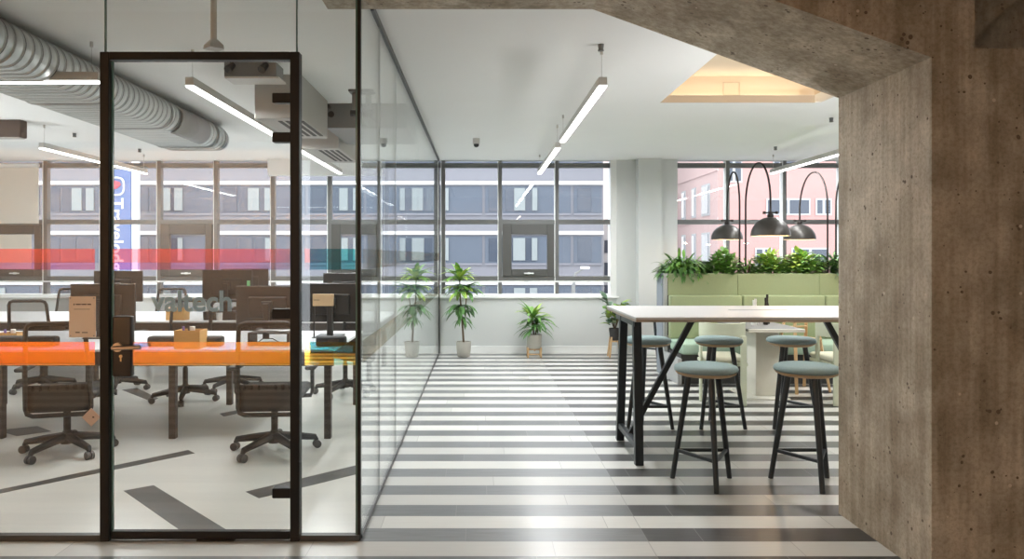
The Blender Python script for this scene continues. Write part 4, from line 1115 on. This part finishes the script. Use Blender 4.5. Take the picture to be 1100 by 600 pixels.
pk = empty('pink_building', (11.5, 36, 0), 0, 'pink rendered building seen through the window behind the arched lamps', 'building')
PKY = 36.0
MB().box(0, 16, 0, 5, -9, 12).build('front_wing', 'pink_render', pk)
MB().box(.02, 9, 5.001, 34, -9, 12).build('side_wing', 'pink_render', pk)
m = MB(); m.box(-.02, .0, .02, 33.9, -8.9, 11.9); m.build('side_wall', 'pink_pale', pk)
xp = lambda px: (px-VX)*PKY/F - 11.5
zp = lambda py: H-(py-VY)*PKY/F
def pwin(face, a, b, z0, z1):
    if face == 'f':
        w_ = MB().box(a, b, -.05, .03, z0, z1).build('window', 'ext_frame', pk)
        n = 2 if b-a < 2.2 else 4; s = (b-a)/n
        m = MB()
        for i in range(n): m.box(a+i*s+.07, a+(i+1)*s-.07, -.07, -.045, z0+.08, z1-.08)
        m.build('pane', 'facade_glass', w_)
    else:
        w_ = MB().box(-.08, .03, a, b, z0, z1).build('window', 'ext_frame', pk)
        m = MB(); m.box(-.10, -.075, a+.1, b-.1, z0+.1, z1-.1); m.build('pane', 'facade_glass', w_)
pwin('f', xp(823), xp(870), zp(231), zp(213)); pwin('f', xp(876), xp(893), zp(231), zp(213))
pwin('f', xp(811), xp(829), zp(285), zp(266)); pwin('f', xp(850), xp(890), zp(285), zp(266)); pwin('f', xp(779), xp(797), zp(196), zp(165)); pwin('f', xp(830), xp(880), zp(178), zp(160))
for zi in (-1.35, 1.15, 3.6):
    for yi in (1.2, 3.6, 5.6, 7.4, 10, 13):
        pwin('s', yi, yi+(1.3 if yi in (1.2,7.4) else .7), zi-.1, zi+1.5)
m = MB()
for z in (.75, 3.2, 5.6): m.box(-.06, .0, 0, 34, z, z+.12)
m.build('string_course', 'pink_pale', pk)

pb = empty('pale_building', (9.0, 60, 0), 0, 'pale narrow building between the grey block and the pier', 'building')
MB().box(-.6, 2.3, 0, 8, -9, 4.4).build('facade', 'ledge_white', pb)
for z in (-2.0, -.2, 1.6): 
    w_ = MB().box(.9, 1.8, -.05, .05, z, z+1.2).build('window', 'ext_frame', pb); MB().box(.98, 1.72, -.07, -.04, z+.08, z+1.1).build('pane', 'facade_glass', w_)

sl = empty('street_lamp', ((631-VX)*24/F, 24, -9), 0, 'white street lamp outside the window above the strap-leaved plant', 'street lamp')
zl_ = 9 + H-(287-VY)*24/F
MB().tube([(-.45,0,0),(-.45,0,zl_-.6),(-.38,0,zl_-.2),(-.1,0,zl_-.02)], [.08,.06,.045,.03], 10).build('post', 'frame_grey', sl, True)
m = MB(); m.box(-.22,.06,-.12,.12,zl_-.06,zl_+.03,.03,2); m.build('lamp_head', 'sign_white', sl)
struct(MB().box(-80, 80, 12, 90, -9.4, -9).build('street_ground', 'asphalt'), 'street far below', 'street')

# ------------------------------------------------------------------ world, portals, camera
wd = bpy.data.worlds.new('World'); SC.world = wd; wd.use_nodes = True
nt = wd.node_tree; nt.nodes.clear()
out = nt.nodes.new('ShaderNodeOutputWorld'); bg = nt.nodes.new('ShaderNodeBackground')
tc = nt.nodes.new('ShaderNodeTexCoord'); no = nt.nodes.new('ShaderNodeTexNoise'); no.inputs['Scale'].default_value = 3; no.inputs['Detail'].default_value = 5
cr = nt.nodes.new('ShaderNodeValToRGB'); cr.color_ramp.elements[0].color = (.82,.90,1,1); cr.color_ramp.elements[1].color = (1,1,1,1)
cr.color_ramp.elements[0].position = .35; cr.color_ramp.elements[1].position = .6
nt.links.new(tc.outputs['Generated'], no.inputs['Vector']); nt.links.new(no.outputs['Fac'], cr.inputs[0]); nt.links.new(cr.outputs[0], bg.inputs[0])
bg.inputs[1].default_value = 3.6
nt.links.new(bg.outputs[0], out.inputs[0])
for x0, x1 in ((PX[-1]-.4, 2.06), (3.0, 8.0)):
    o = area('daylight_portal', ((x0+x1)/2, YB+.2, (SILL+ZC)/2), x1-x0, ZC-SILL, 1, rot=(-PI/2,0,0))
    o.data.cycles.is_portal = True

cam = bpy.data.cameras.new('camera'); co = bpy.data.objects.new('camera', cam); COL.objects.link(co)
co.location = (0,0,H); co.rotation_euler = (PI/2,0,0)
cam.sensor_width = 36; cam.lens = F/1100*36; cam.shift_x = (550-VX)/1100; cam.shift_y = -(300-VY)/1100
cam.clip_end = 300
SC.camera = co
SC.view_settings.view_transform = 'Standard'; SC.view_settings.look = 'None'; SC.view_settings.gamma = 1; SC.view_settings.use_curve_mapping = False
SC.view_settings.exposure = 0.35
SC.cycles.max_bounces = 10; SC.cycles.diffuse_bounces = 5; SC.cycles.glossy_bounces = 5; SC.cycles.transparent_max_bounces = 24; SC.cycles.transmission_bounces = 8
SC.cycles.use_denoising = True
SC.cycles.caustics_reflective = False; SC.cycles.caustics_refractive = False
SC.cycles.sample_clamp_indirect = 6
